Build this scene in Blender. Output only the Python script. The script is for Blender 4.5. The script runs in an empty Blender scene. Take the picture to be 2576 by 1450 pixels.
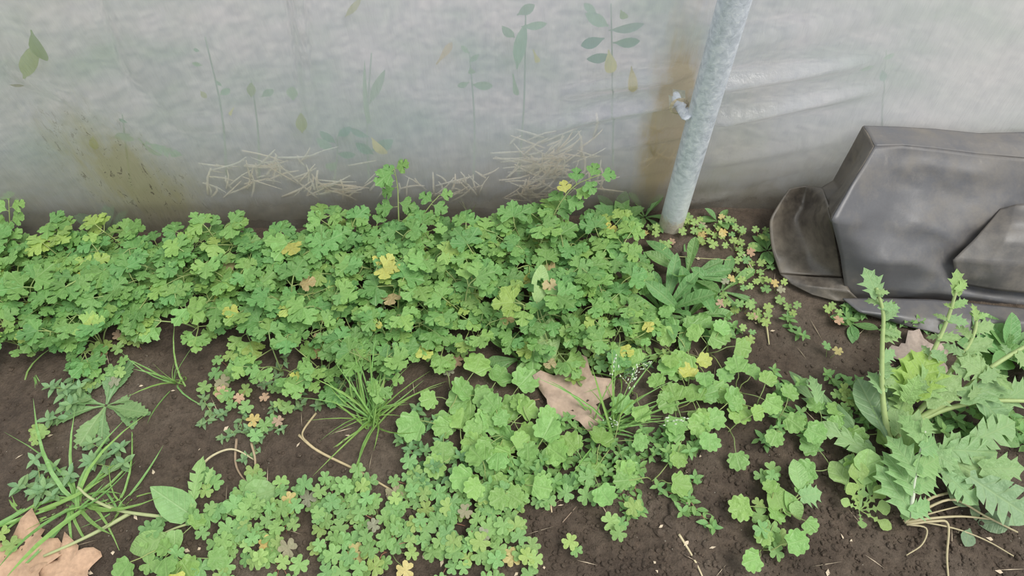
import bpy, math, random
import numpy as np
from mathutils import Vector, Matrix, noise

R = random.Random(11)
scene = bpy.context.scene
COL = scene.collection

# ------------------------------------------------------------------ camera
H, PITCH, FPX = 1.45, math.radians(56.0), 1860.0
cd = bpy.data.cameras.new('camera')
cd.sensor_width = 36.0
cd.lens = FPX / 2576 * 36.0
cd.clip_start = 0.02
cam = bpy.data.objects.new('camera', cd)
cam.location = (0, 0, H)
cam.rotation_euler = (math.pi / 2 - PITCH, 0, 0)
COL.objects.link(cam)
scene.camera = cam

# ------------------------------------------------------------------ light
world = bpy.data.worlds.new('overcast_sky')
scene.world = world
world.use_nodes = True
bg = world.node_tree.nodes['Background']
bg.inputs[0].default_value = (0.93, 0.985, 1.0, 1)
bg.inputs[1].default_value = 0.70
sd = bpy.data.lights.new('hazy_sun', 'SUN')
sd.energy = 2.0
sd.angle = math.radians(32)
sd.color = (1.0, 0.965, 0.90)
sun = bpy.data.objects.new('hazy_sun', sd)
sun.rotation_euler = Vector((-0.62, 0.30, -1.3)).to_track_quat('-Z', 'Y').to_euler()
COL.objects.link(sun)

vs = scene.view_settings
vs.view_transform = 'Standard'
vs.look = 'None'
vs.exposure = 0.50
vs.gamma = 1.0
vs.use_curve_mapping = False

# ------------------------------------------------------------------ pixel -> place
CP, SP = math.cos(PITCH), math.sin(PITCH)
def ray(px, py):
    a, b = (px - 1288) / FPX, (725 - py) / FPX
    return Vector((a, b * SP + CP, b * CP - SP))
def G(px, py, z=0.0):                       # point at height z seen at this pixel
    d = ray(px, py); t = (z - H) / d.z
    return Vector((d.x * t, d.y * t, z))
def W(px, py, Y):                           # point in the plane y = Y
    d = ray(px, py); t = Y / d.y
    return Vector((d.x * t, Y, H + d.z * t))
WY0, WSL = 1.207, 0.049                     # film line: y = WY0 + WSL * x
def F(px, py, off=0.0):                     # point on the film, off metres behind it
    d = ray(px, py); t = (WY0 + off) / (d.y - WSL * d.x)
    return Vector((d.x * t, d.y * t, H + d.z * t))

# ------------------------------------------------------------------ helpers
def mesh(name, verts, faces, mat=None, smooth=True):
    m = bpy.data.meshes.new(name)
    m.from_pydata([tuple(v) for v in verts], [], faces)
    if smooth:
        m.polygons.foreach_set('use_smooth', [True] * len(m.polygons))
    if mat: m.materials.append(mat)
    m.update()
    return m
def ob(name, data, parent=None, M=None, color=None, pinv=None):
    o = bpy.data.objects.new(name, data)
    COL.objects.link(o)
    if parent is not None: o.parent = parent
    if M is not None: o.matrix_basis = M
    if pinv is not None: o.matrix_parent_inverse = pinv
    if color is not None: o.color = (color[0], color[1], color[2], 1)
    return o
def tag(o, label, cat, group=None, kind=None):
    o['label'] = label
    if cat: o['category'] = cat
    if group: o['group'] = group
    if kind: o['kind'] = kind
    return o
ROWS = {}
def row(o, text, cat, group, where):        # label gets its place in the row once all are known
    o['category'] = cat; o['group'] = group
    ROWS.setdefault((text, where), []).append(o)
def empty(name, loc):
    o = bpy.data.objects.new(name, None)
    o.empty_display_size = 0.03
    COL.objects.link(o); o.location = loc
    return o
def tube(pts, rad, sides=5, cap=True):
    pts = [Vector(p) for p in pts]
    n = len(pts)
    if not hasattr(rad, '__len__'): rad = [rad] * n
    V, Fc = [], []
    for i, p in enumerate(pts):
        d = (pts[min(i + 1, n - 1)] - pts[max(i - 1, 0)]).normalized()
        a = Vector((0, 0, 1)) if abs(d.z) < 0.9 else Vector((1, 0, 0))
        u = d.cross(a).normalized(); v = u.cross(d)
        for k in range(sides):
            t = 2 * math.pi * k / sides
            V.append(p + (u * math.cos(t) + v * math.sin(t)) * rad[i])
    for i in range(n - 1):
        for k in range(sides):
            a, b = i * sides + k, i * sides + (k + 1) % sides
            Fc.append((a, b, b + sides, a + sides))
    if cap:
        Fc.append(tuple(range(sides - 1, -1, -1)))
        Fc.append(tuple((n - 1) * sides + k for k in range(sides)))
    return V, Fc
def spline(pts, n=4):                       # catmull-rom
    P = [Vector(p) for p in pts]
    P = [P[0] * 2 - P[1]] + P + [P[-1] * 2 - P[-2]]
    out = []
    for i in range(1, len(P) - 2):
        for k in range(n):
            t = k / n
            a, b, c, d = P[i - 1], P[i], P[i + 1], P[i + 2]
            out.append(0.5 * ((2 * b) + (c - a) * t + (2 * a - 5 * b + 4 * c - d) * t * t + (3 * b - a - 3 * c + d) * t ** 3))
    out.append(P[-2])
    return out
def frame(p, d, up=(0, 0, 1), s=1.0, roll=0.0, sx=1.0):
    y = Vector(d).normalized(); up = Vector(up)
    x = y.cross(up)
    if x.length < 1e-3: x = y.cross(Vector((1, 0, 0)))
    x.normalize(); z = x.cross(y)
    if roll:
        q = Matrix.Rotation(roll, 3, y); x = q @ x; z = q @ z
    M = Matrix.Identity(4)
    for i in range(3):
        M[i][0], M[i][1], M[i][2], M[i][3] = x[i] * s * sx, y[i] * s, z[i] * s, p[i]
    return M
def hsvj(c, v=0.12, h=0.05):                # small natural variation of a tint
    k = 1 + R.uniform(-v, v); w = R.uniform(-h, h)
    return (max(0, c[0] * k * (1 + w)), max(0, c[1] * k), max(0, c[2] * k * (1 - w)))
def hz(x, y):                               # broad height of the soil
    z = 0.011 * noise.noise(Vector((x * 3.1, y * 3.1, 2.0))) + 0.006 * noise.noise(Vector((x * 9.0, y * 9.0, 7.0)))
    z += 0.022 * math.exp(-((x - 0.46) ** 2 + (y - 1.10) ** 2) / 0.018)
    z += 0.015 * math.exp(-((x - 0.40) ** 2 + (y - 0.47) ** 2) / 0.02)
    return z
def on(px, py):                             # place on the soil
    p = G(px, py); p.z = hz(p.x, p.y)
    p = G(px, py, p.z); p.z = hz(p.x, p.y) - 0.002
    return p

# ------------------------------------------------------------------ materials
def nt(name):
    m = bpy.data.materials.new(name); m.use_nodes = True
    t = m.node_tree; t.nodes.clear()
    out = t.nodes.new('ShaderNodeOutputMaterial')
    return m, t, out
def N(t, kind, **kw):
    n = t.nodes.new(kind)
    for k, v in kw.items():
        if k.startswith('i_'): n.inputs[k[2:].replace('_', ' ')].default_value = v
        else: setattr(n, k, v)
    return n
def math_n(t, op, a, b=None, c=None, clamp=False):
    n = t.nodes.new('ShaderNodeMath'); n.operation = op; n.use_clamp = clamp
    for i, v in enumerate((a, b, c)):
        if v is None: continue
        if isinstance(v, (int, float)): n.inputs[i].default_value = v
        else: t.links.new(v, n.inputs[i])
    return n.outputs[0]
def ramp(t, fac, stops):
    n = t.nodes.new('ShaderNodeValToRGB')
    el = n.color_ramp.elements
    while len(el) < len(stops): el.new(0.5)
    for e, (p, c) in zip(el, stops):
        e.position = p; e.color = (*c, 1) if len(c) == 3 else c
    t.links.new(fac, n.inputs[0])
    return n.outputs[0]
def mixc(t, fac, a, b, mode='MIX'):
    n = t.nodes.new('ShaderNodeMix'); n.data_type = 'RGBA'; n.blend_type = mode
    for sock, v in ((n.inputs[0], fac), (n.inputs[6], a), (n.inputs[7], b)):
        if isinstance(v, (int, float)): sock.default_value = v
        elif isinstance(v, tuple): sock.default_value = (*v, 1) if len(v) == 3 else v
        else: t.links.new(v, sock)
    return n.outputs[2]
def noise_n(t, vec, scale, detail=4, rough=0.55, dist=0.0):
    n = t.nodes.new('ShaderNodeTexNoise')
    n.inputs['Scale'].default_value = scale; n.inputs['Detail'].default_value = detail
    n.inputs['Roughness'].default_value = rough; n.inputs['Distortion'].default_value = dist
    if vec is not None: t.links.new(vec, n.inputs['Vector'])
    return n.outputs['Fac']
def bump(t, h, strength, dist):
    b = t.nodes.new('ShaderNodeBump')
    b.inputs['Strength'].default_value = strength; b.inputs['Distance'].default_value = dist
    t.links.new(h, b.inputs['Height'])
    return b.outputs[0]

def leaf_material(name, veins='pinnate', rough=0.48, transl=0.28, vk=0.35, nveins=9.0):
    m, t, out = nt(name)
    oi = t.nodes.new('ShaderNodeObjectInfo')
    tc = t.nodes.new('ShaderNodeTexCoord')
    sep = t.nodes.new('ShaderNodeSeparateXYZ'); t.links.new(tc.outputs['Object'], sep.inputs[0])
    x, y = sep.outputs[0], sep.outputs[1]
    ax = math_n(t, 'ABSOLUTE', x)
    if veins == 'fan':
        th = math_n(t, 'ARCTAN2', x, math_n(t, 'ADD', y, 0.03))
        s = math_n(t, 'COSINE', math_n(t, 'MULTIPLY', th, nveins))
        side = math_n(t, 'POWER', math_n(t, 'MAXIMUM', s, 0.0), 10.0)
    else:
        s = math_n(t, 'COSINE', math_n(t, 'MULTIPLY', math_n(t, 'SUBTRACT', y, math_n(t, 'MULTIPLY', ax, 0.8)), nveins * 6.283))
        side = math_n(t, 'MULTIPLY', math_n(t, 'POWER', math_n(t, 'MAXIMUM', s, 0.0), 8.0), 0.6)
    mid = math_n(t, 'SUBTRACT', 1.0, math_n(t, 'MULTIPLY', ax, 40.0), clamp=True)
    v = math_n(t, 'MAXIMUM', side, mid)
    nz = noise_n(t, tc.outputs['Object'], 5.0, 3)
    c1 = mixc(t, math_n(t, 'MULTIPLY', v, vk), oi.outputs['Color'], (0.42, 0.55, 0.26))
    vv = math_n(t, 'MULTIPLY_ADD', nz, 0.4, 0.80)
    hs = t.nodes.new('ShaderNodeHueSaturation')
    t.links.new(vv, hs.inputs['Value']); t.links.new(c1, hs.inputs['Color'])
    p = N(t, 'ShaderNodeBsdfPrincipled'); p.inputs['Roughness'].default_value = rough
    p.inputs['Specular IOR Level'].default_value = 0.42
    t.links.new(hs.outputs[0], p.inputs['Base Color'])
    hgt = math_n(t, 'ADD', math_n(t, 'MULTIPLY', v, -0.6), nz)
    t.links.new(bump(t, hgt, 0.25, 0.05), p.inputs['Normal'])
    tr = t.nodes.new('ShaderNodeBsdfTranslucent')
    t.links.new(mixc(t, 1.0, hs.outputs[0], (1.25, 1.15, 0.7), 'MULTIPLY'), tr.inputs[0])
    mx = t.nodes.new('ShaderNodeMixShader'); mx.inputs[0].default_value = transl
    t.links.new(p.outputs[0], mx.inputs[1]); t.links.new(tr.outputs[0], mx.inputs[2])
    t.links.new(mx.outputs[0], out.inputs[0])
    return m
def plain(name, col=None, rough=0.6, scale=60.0, var=0.35, spec=0.35, bmp=0.2, metallic=0.0):
    m, t, out = nt(name)
    tc = t.nodes.new('ShaderNodeTexCoord')
    nz = noise_n(t, tc.outputs['Object'], scale, 4)
    p = N(t, 'ShaderNodeBsdfPrincipled'); p.inputs['Roughness'].default_value = rough
    p.inputs['Specular IOR Level'].default_value = spec; p.inputs['Metallic'].default_value = metallic
    if col is None:
        oi = t.nodes.new('ShaderNodeObjectInfo'); base = oi.outputs['Color']
    else:
        base = tuple(col)
    hs = t.nodes.new('ShaderNodeHueSaturation')
    t.links.new(math_n(t, 'MULTIPLY_ADD', nz, var * 2, 1 - var), hs.inputs['Value'])
    if isinstance(base, tuple): hs.inputs['Color'].default_value = (*base, 1)
    else: t.links.new(base, hs.inputs['Color'])
    t.links.new(hs.outputs[0], p.inputs['Base Color'])
    if bmp: t.links.new(bump(t, nz, bmp, 0.003), p.inputs['Normal'])
    t.links.new(p.outputs[0], out.inputs[0])
    return m

M_FAN = leaf_material('fan_veined_leaf', 'fan', nveins=13.0, vk=0.22)
M_SCAL = leaf_material('scalloped_leaf', 'fan', nveins=9.0, vk=0.22, rough=0.42)
M_PIN = leaf_material('pinnate_leaf', 'pinnate', vk=0.30, nveins=7.0)
M_THIS = leaf_material('thistle_leaf', 'pinnate', vk=0.35, nveins=5.0, rough=0.5)
M_TRI = leaf_material('sorrel_leaf', 'fan', vk=0.10, nveins=3.0, rough=0.5)
M_GRASS = leaf_material('grass_blade', 'pinnate', vk=0.12, nveins=1.0, rough=0.42)
M_STEM = plain('plant_stem', None, 0.5, 90, 0.2)
M_DRY = plain('dry_straw', None, 0.7, 120, 0.3)
M_DEAD = plain('dead_leaf', None, 0.75, 14, 0.35, bmp=0.5)

# soil
def soil_material():
    m, t, out = nt('damp_soil')
    tc = t.nodes.new('ShaderNodeNewGeometry'); v = tc.outputs['Position']
    n1 = noise_n(t, v, 5.0, 5); n2 = noise_n(t, v, 45.0, 6, 0.65); n3 = noise_n(t, v, 240.0, 4, 0.7)
    c = ramp(t, n1, [(0.32, (0.074, 0.054, 0.041)), (0.5, (0.116, 0.086, 0.064)), (0.7, (0.172, 0.136, 0.106))])
    c = mixc(t, 0.75, c, ramp(t, n2, [(0.3, (0.55, 0.53, 0.52)), (0.55, (1, 1, 1)), (0.8, (1.35, 1.3, 1.25))]), 'MULTIPLY')
    c = mixc(t, 0.6, c, ramp(t, n3, [(0.3, (0.6, 0.6, 0.6)), (0.7, (1.3, 1.3, 1.3))]), 'MULTIPLY')
    vo = t.nodes.new('ShaderNodeTexVoronoi'); vo.inputs['Scale'].default_value = 95.0
    t.links.new(v, vo.inputs['Vector'])
    sp = math_n(t, 'LESS_THAN', vo.outputs['Distance'], 0.12)
    sep = t.nodes.new('ShaderNodeSeparateColor'); t.links.new(vo.outputs['Color'], sep.inputs[0])
    sp = math_n(t, 'MULTIPLY', sp, math_n(t, 'GREATER_THAN', sep.outputs[0], 0.93))
    c = mixc(t, sp, c, (0.30, 0.27, 0.22))
    p = N(t, 'ShaderNodeBsdfPrincipled'); p.inputs['Roughness'].default_value = 0.75
    p.inputs['Specular IOR Level'].default_value = 0.3
    t.links.new(c, p.inputs['Base Color'])
    h = math_n(t, 'ADD', math_n(t, 'MULTIPLY', n2, 1.0), math_n(t, 'MULTIPLY', n3, 0.5))
    t.links.new(bump(t, h, 1.0, 0.010), p.inputs['Normal'])
    t.links.new(p.outputs[0], out.inputs[0])
    return m
M_SOIL = soil_material()

# ------------------------------------------------------------------ the soil bed
def fine(x, y):
    v = Vector((x, y, 0))
    rough = 0.35 + 0.65 * max(0.0, min(1.0, 0.5 + 1.6 * noise.noise(v * 2.3 + Vector((5, 1, 3))) + 0.5 * (x > 0.05) * (y < 0.62)))
    f = noise.noise(v * 30.0) * 0.0046 + noise.noise(v * 75.0) * 0.0034
    d = noise.voronoi(v * 70.0)[0][0]
    return rough * (f + 0.004 * (0.5 - d))
xs = np.concatenate([np.arange(-4.0, -1.5, 0.06), np.arange(-1.5, 1.62, 0.0058), np.arange(1.62, 4.0, 0.06)])
ys = np.concatenate([np.arange(-2.0, 0.2, 0.06), np.arange(0.2, 1.33, 0.0058)])
V = []
for yy in ys:
    for xx in xs:
        x, y = float(xx), float(yy)
        z = hz(x, y)
        if -1.5 <= x <= 1.62 and y >= 0.2: z += fine(x, y)
        V.append((x, y, z))
nx, ny = len(xs), len(ys)
Fc = [(j * nx + i, j * nx + i + 1, (j + 1) * nx + i + 1, (j + 1) * nx + i) for j in range(ny - 1) for i in range(nx - 1)]
floor = ob('floor', mesh('floor', V, Fc, M_SOIL))
tag(floor, 'dark brown damp crumbly soil of the bed in front of the film', None, kind='structure')

# crumbs: too many to count
def lump(rs, sub=None):
    base = [(1, 0, 0), (-1, 0, 0), (0, 1, 0), (0, -1, 0), (0, 0, 1), (0, 0, -1), (.6, .6, .55), (-.6, .6, .5), (.6, -.6, .5), (-.6, -.6, .55)]
    return base
ICO_V = []
ph = (1 + 5 ** 0.5) / 2
for a, b in ((-1, ph), (1, ph), (-1, -ph), (1, -ph)):
    ICO_V += [(a, b, 0), (0, a, b), (b, 0, a)]
ICO_V = [Vector(v).normalized() for v in ICO_V]
ICO_F = []
for i in range(12):
    for j in range(i + 1, 12):
        for k in range(j + 1, 12):
            if all(abs((ICO_V[p] - ICO_V[q]).length - 1.0515) < 0.01 for p, q in ((i, j), (j, k), (i, k))):
                n_ = (ICO_V[j] - ICO_V[i]).cross(ICO_V[k] - ICO_V[i])
                ICO_F.append((i, j, k) if n_.dot(ICO_V[i]) > 0 else (i, k, j))
V, Fc = [], []
for k in range(9000):
    px, py = R.uniform(-40, 2616), R.uniform(800, 1480)
    if R.random() > (0.25 + 0.75 * (px > 1250 and py > 1120) + 0.3 * (py > 1250)): continue
    p = on(px, py); s = R.choice([0.0018, 0.0024, 0.003, 0.0042, 0.006]) * R.uniform(0.7, 1.3)
    o = len(V); ang = R.uniform(0, 6.28); q = Matrix.Rotation(ang, 3, 'Z')
    for v in ICO_V:
        w = q @ Vector((v.x * R.uniform(.7, 1.25), v.y * R.uniform(.7, 1.25), v.z * R.uniform(.5, .9)))
        V.append(p + w * s + Vector((0, 0, 0.003)))
    Fc += [tuple(o + i for i in f) for f in ICO_F]
crumbs = ob('soil_crumbs', mesh('soil_crumbs', V, Fc, M_SOIL, smooth=False))
tag(crumbs, 'loose dark brown soil crumbs scattered over the bed', 'soil', kind='stuff')

# ------------------------------------------------------------------ the ground outside
V, Fc = [], []
gx = np.arange(-4.0, 4.01, 0.05); gy = np.arange(0.0, 3.6, 0.05)
for b in gy:
    for a in gx:
        x, o_ = float(a), float(b)
        y = WY0 + WSL * x + 0.012 + o_
        z = 0.06 * math.exp(-(o_ / 0.5) ** 2) + 0.03 + 0.02 * noise.noise(Vector((x * 4, y * 4, 4))) - 0.02 * (x > 0.42) * min(1, (x - 0.42) * 4)
        if o_ < 0.001: V.append((x, y, z - 0.1)); continue
        V.append((x, y, z))
nx, ny = len(gx), len(gy)
Fc = [(j * nx + i, j * nx + i + 1, (j + 1) * nx + i + 1, (j + 1) * nx + i) for j in range(ny - 1) for i in range(nx - 1)]
def outside_material():
    m, t, out = nt('grassy_bank')
    tc = t.nodes.new('ShaderNodeTexCoord'); v = tc.outputs['Object']
    n1 = noise_n(t, v, 3.0, 4); n2 = noise_n(t, v, 30.0, 5, 0.6)
    sep = t.nodes.new('ShaderNodeSeparateXYZ'); t.links.new(v, sep.inputs[0])
    far = math_n(t, 'MULTIPLY', math_n(t, 'SUBTRACT', sep.outputs[1], 1.26), 4.0, clamp=True)
    c = ramp(t, n1, [(0.35, (0.22, 0.24, 0.18)), (0.5, (0.30, 0.28, 0.25)), (0.65, (0.38, 0.33, 0.31))])
    c = mixc(t, far, (0.19, 0.168, 0.135), c)
    c = mixc(t, 0.7, c, ramp(t, n2, [(0.3, (0.5, 0.5, 0.5)), (0.7, (1.4, 1.4, 1.3))]), 'MULTIPLY')
    p = N(t, 'ShaderNodeBsdfPrincipled'); p.inputs['Roughness'].default_value = 0.9
    t.links.new(c, p.inputs['Base Color']); t.links.new(p.outputs[0], out.inputs[0])
    return m
og = ob('ground_outside', mesh('ground_outside', V, Fc, outside_material()))
tag(og, 'blurred grassy soil bank outside behind the plastic film', None, kind='structure')

# ------------------------------------------------------------------ plastic film wall
FANG = math.atan(WSL)
Mfilm = Matrix.Translation((0, WY0, 0)) @ Matrix.Rotation(FANG, 4, 'Z')
Minv = Mfilm.inverted()
def fl(px, py):
    p = Minv @ F(px, py); return (p.x, p.z)
RIDGES = []   # (u0,z0,u1,z1,width,amp,end fade)
def ridge(a, b, w, amp): RIDGES.append((*fl(*a), *fl(*b), w, amp))
ridge((1695, 238), (1380, 325), 0.018, 0.042)
ridge((1690, 190), (1430, 240), 0.014, 0.026)
ridge((1700, 340), (1480, 385), 0.012, 0.014)
ridge((1640, 430), (1400, 470), 0.012, 0.006)
ridge((1815, 205), (2170, 158), 0.017, 0.036)
ridge((1815, 290), (2180, 230), 0.017, 0.036)
ridge((1815, 400), (2150, 340), 0.02, 0.014)
ridge((1830, 120), (2300, 20), 0.03, 0.010)
ridge((715, -60), (772, 400), 0.006, -0.009)
ridge((757, -60), (800, 400), 0.006, -0.009)
ridge((736, -60), (785, 300), 0.006, 0.011)
ridge((225, -60), (330, 240), 0.011, -0.012)
ridge((320, 200), (560, 420), 0.02, -0.006)
ridge((60, 190), (330, 330), 0.008, 0.005)
ridge((30, 100), (160, 420), 0.02, 0.008)
ridge((480, 310), (700, 300), 0.02, 0.006)
ridge((930, -60), (935, 330), 0.03, 0.005)
ridge((1300, -60), (1290, 300), 0.03, 0.005)
ridge((1870, 480), (2200, 385), 0.015, -0.008)
ridge((1730, 500), (1960, 470), 0.012, 0.012)
HU, HZ = fl(1700, 236)
def filmy(u, z):
    y = 0.012 * noise.noise(Vector((u * 1.7, z * 1.2, 3.3))) + 0.004 * noise.noise(Vector((u * 6, z * 4, 8.1)))
    for a, b, c, d, w, amp in RIDGES:
        L2 = (c - a) ** 2 + (d - b) ** 2
        t = ((u - a) * (c - a) + (z - b) * (d - b)) / L2
        if t < -0.25 or t > 1.25: continue
        dist = abs((u - a) * (d - b) - (z - b) * (c - a)) / math.sqrt(L2)
        if dist > 3 * w: continue
        fade = 1.0
        if t < 0: fade = max(0, 1 + t * 4)
        elif t > 0: fade = max(0.0, 1.0 - t * 0.8)
        if t > 1: fade *= max(0, 1 - (t - 1) * 4)
        y -= amp * fade * math.exp(-(dist / w) ** 2)
    if z < 0.06:                              # the skirt bellies in where it meets the soil
        y -= 0.03 * (0.06 - z) / 0.06 * (0.6 + 0.4 * noise.noise(Vector((u * 5, 0, 1))))
    return y
us = np.concatenate([np.arange(-4.0, -1.6, 0.08), np.arange(-1.6, 1.75, 0.0085), np.arange(1.75, 4.0, 0.08)])
zs = np.concatenate([np.arange(-0.03, 0.80, 0.0085), np.arange(0.80, 2.6, 0.06)])
V = [(float(u), filmy(float(u), float(z)), float(z)) for z in zs for u in us]
nx, ny = len(us), len(zs)
Fc = []
for j in range(ny - 1):
    for i in range(nx - 1):
        cu, cz = us[i] + .004, zs[j] + .004
        if ((cu - HU) / 0.017) ** 2 + ((cz - HZ) / 0.019) ** 2 < 1: continue      # hole torn for the bracket
        Fc.append((j * nx + i, j * nx + i + 1, (j + 1) * nx + i + 1, (j + 1) * nx + i))
def film_material():
    m, t, out = nt('milky_plastic_film')
    tc = t.nodes.new('ShaderNodeTexCoord'); v = tc.outputs['Object']
    sep = t.nodes.new('ShaderNodeSeparateXYZ'); t.links.new(v, sep.inputs[0])
    u, z = sep.outputs[0], sep.outputs[2]
    mp = t.nodes.new('ShaderNodeMapping'); mp.inputs['Scale'].default_value = (1.0, 1.0, 0.16)
    t.links.new(v, mp.inputs['Vector'])
    streak = noise_n(t, mp.outputs[0], 38.0, 5, 0.6)
    broad = noise_n(t, v, 3.2, 4); blot = noise_n(t, v, 14.0, 6, 0.65, 0.4); speck = noise_n(t, v, 330.0, 2, 0.8)
    def gauss(a, ctr, w):
        d = math_n(t, 'DIVIDE', math_n(t, 'SUBTRACT', a, ctr), w)
        return math_n(t, 'EXPONENT', math_n(t, 'MULTIPLY', math_n(t, 'MULTIPLY', d, d), -1.0))
    def patch(a, b, w, streaky, gain, thr):
        # stain along the line a-b (film coordinates) with ragged edges
        (u0, z0), (u1, z1) = a, b
        L = math.hypot(u1 - u0, z1 - z0); cx, cz = (u1 - u0) / L, (z1 - z0) / L
        du = math_n(t, 'SUBTRACT', u, u0); dz = math_n(t, 'SUBTRACT', z, z0)
        al = math_n(t, 'ADD', math_n(t, 'MULTIPLY', du, cx), math_n(t, 'MULTIPLY', dz, cz))
        ac = math_n(t, 'SUBTRACT', math_n(t, 'MULTIPLY', du, cz), math_n(t, 'MULTIPLY', dz, cx))
        g = math_n(t, 'MULTIPLY', gauss(ac, 0.0, w), gauss(al, L / 2, L * 0.6))
        return math_n(t, 'MULTIPLY', math_n(t, 'SUBTRACT', math_n(t, 'ADD', g, math_n(t, 'MULTIPLY', streaky, 0.7)), thr), gain, clamp=True)
    base = ramp(t, broad, [(0.35, (0.66, 0.72, 0.84)), (0.6, (0.76, 0.775, 0.90))])  # blue cast put into the film colour stands in for reflected sky
    rt = math_n(t, 'MULTIPLY', math_n(t, 'SUBTRACT', u, 0.35), 1.6, clamp=True)
    base = mixc(t, math_n(t, 'MULTIPLY', rt, 0.7), base, (1.0, 0.985, 0.965))
    lf_ = math_n(t, 'MULTIPLY', math_n(t, 'SUBTRACT', -0.25, u), 1.6, clamp=True)
    base = mixc(t, math_n(t, 'MULTIPLY', lf_, math_n(t, 'MULTIPLY_ADD', blot, 0.8, 0.3), clamp=True), base, (0.50, 0.57, 0.54))
    base = mixc(t, 0.5, base, ramp(t, streak, [(0.3, (0.90, 0.90, 0.91)), (0.7, (1.06, 1.055, 1.05))]), 'MULTIPLY')
    # general grime that climbs from the soil
    low = math_n(t, 'SUBTRACT', 1.0, math_n(t, 'MULTIPLY', z, 3.5), clamp=True)
    grime = math_n(t, 'MULTIPLY', low, math_n(t, 'MULTIPLY_ADD', blot, 1.2, 0.1), clamp=True)
    c = mixc(t, math_n(t, 'MULTIPLY', grime, 0.95), base, (0.56, 0.49, 0.36))
    pu, pz = fl(1655, 380)
    brown = patch((fl(1640, 520)[0], 0.0), (fl(1730, 60)[0], 0.52), 0.062, streak, 2.0, 0.55)
    c = mixc(t, math_n(t, 'MULTIPLY', brown, 0.85), c, (0.42, 0.32, 0.16))
    side = patch((fl(1800, 520)[0], 0.0), (fl(1900, 150)[0], 0.45), 0.10, streak, 1.2, 0.62)
    c = mixc(t, math_n(t, 'MULTIPLY', side, 0.45), c, (0.62, 0.62, 0.48))
    mp2 = t.nodes.new('ShaderNodeMapping'); mp2.inputs['Rotation'].default_value = (0, -0.75, 0); mp2.inputs['Scale'].default_value = (1, 1, 0.35)
    t.links.new(v, mp2.inputs['Vector'])
    fleck = noise_n(t, mp2.outputs[0], 26.0, 6, 0.7, 0.5)
    algae = patch(fl(540, 640), fl(90, 230), 0.17, fleck, 2.2, 0.82)
    c = mixc(t, math_n(t, 'MULTIPLY', algae, 0.85), c, (0.36, 0.33, 0.17))
    dots = math_n(t, 'MULTIPLY', math_n(t, 'MULTIPLY', algae, math_n(t, 'GREATER_THAN', noise_n(t, mp2.outputs[0], 75.0, 5, 0.75, 0.8), 0.60)), 0.85)
    c = mixc(t, dots, c, (0.12, 0.10, 0.07))
    mud = math_n(t, 'MULTIPLY', math_n(t, 'SUBTRACT', 1.0, math_n(t, 'MULTIPLY', z, 9.5), clamp=True), math_n(t, 'MULTIPLY_ADD', blot, 2.2, 0.1), clamp=True)
    c = mixc(t, math_n(t, 'MULTIPLY', mud, 0.8), c, (0.26, 0.235, 0.19))
    c = mixc(t, math_n(t, 'MULTIPLY', math_n(t, 'SUBTRACT', 0.27, speck, clamp=True), 6.0, clamp=True), c, (0.16, 0.14, 0.10))
    df = N(t, 'ShaderNodeBsdfDiffuse'); t.links.new(c, df.inputs[0])
    tl = N(t, 'ShaderNodeBsdfTranslucent'); t.links.new(c, tl.inputs[0])
    m1 = t.nodes.new('ShaderNodeMixShader'); m1.inputs[0].default_value = 0.50
    t.links.new(df.outputs[0], m1.inputs[1]); t.links.new(tl.outputs[0], m1.inputs[2])
    rf = N(t, 'ShaderNodeBsdfRefraction'); rf.inputs['Roughness'].default_value = 0.17; rf.inputs['IOR'].default_value = 1.12
    t.links.new(mixc(t, 0.18, (1, 1, 1), c), rf.inputs[0])
    m2 = t.nodes.new('ShaderNodeMixShader')
    # grime hides what lies behind; clean film lets about a third through
    t.links.new(math_n(t, 'SUBTRACT', math_n(t, 'SUBTRACT', 0.58, math_n(t, 'MULTIPLY', rt, 0.16)), math_n(t, 'MULTIPLY', math_n(t, 'MAXIMUM', brown, algae), 0.33)), m2.inputs[0])
    t.links.new(m1.outputs[0], m2.inputs[1]); t.links.new(rf.outputs[0], m2.inputs[2])
    gl = N(t, 'ShaderNodeBsdfGlossy'); gl.inputs['Roughness'].default_value = 0.22
    wr = math_n(t, 'ADD', math_n(t, 'MULTIPLY', streak, 0.6), broad)
    nb = bump(t, wr, 0.5, 0.02)
    for nd in (df, tl, gl): t.links.new(nb, nd.inputs['Normal'])
    fr = N(t, 'ShaderNodeFresnel'); fr.inputs['IOR'].default_value = 1.45
    m3 = t.nodes.new('ShaderNodeMixShader'); t.links.new(math_n(t, 'MULTIPLY', fr.outputs[0], 0.8), m3.inputs[0])
    t.links.new(m2.outputs[0], m3.inputs[1]); t.links.new(gl.outputs[0], m3.inputs[2])
    t.links.new(m3.outputs[0], out.inputs[0])
    return m
M_FILM = film_material()
film = ob('wall_back', mesh('wall_back', V, Fc, M_FILM), M=Mfilm)
tag(film, 'milky translucent plastic film of the tunnel wall with grime at its foot', None, kind='structure')
# torn edge around the bracket hole
V, Fc = [], []
n = 22
for k in range(n):
    a = 2 * math.pi * k / n
    j = R.uniform(0.80, 1.12)
    V.append((HU + 0.0205 * math.cos(a), filmy(HU, HZ) - 0.001, HZ + 0.0225 * math.sin(a)))
    V.append((HU + 0.016 * j * math.cos(a), filmy(HU, HZ) - 0.007 * R.uniform(.3, 1.2), HZ + 0.018 * j * math.sin(a)))
Fc = [(2 * k, 2 * ((k + 1) % n), 2 * ((k + 1) % n) + 1, 2 * k + 1) for k in range(n)]
te = ob('torn_edge', mesh('torn_edge', V, Fc, plain('torn_film_edge', (0.50, 0.42, 0.30), 0.5, 200, 0.7)), parent=film)

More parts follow.
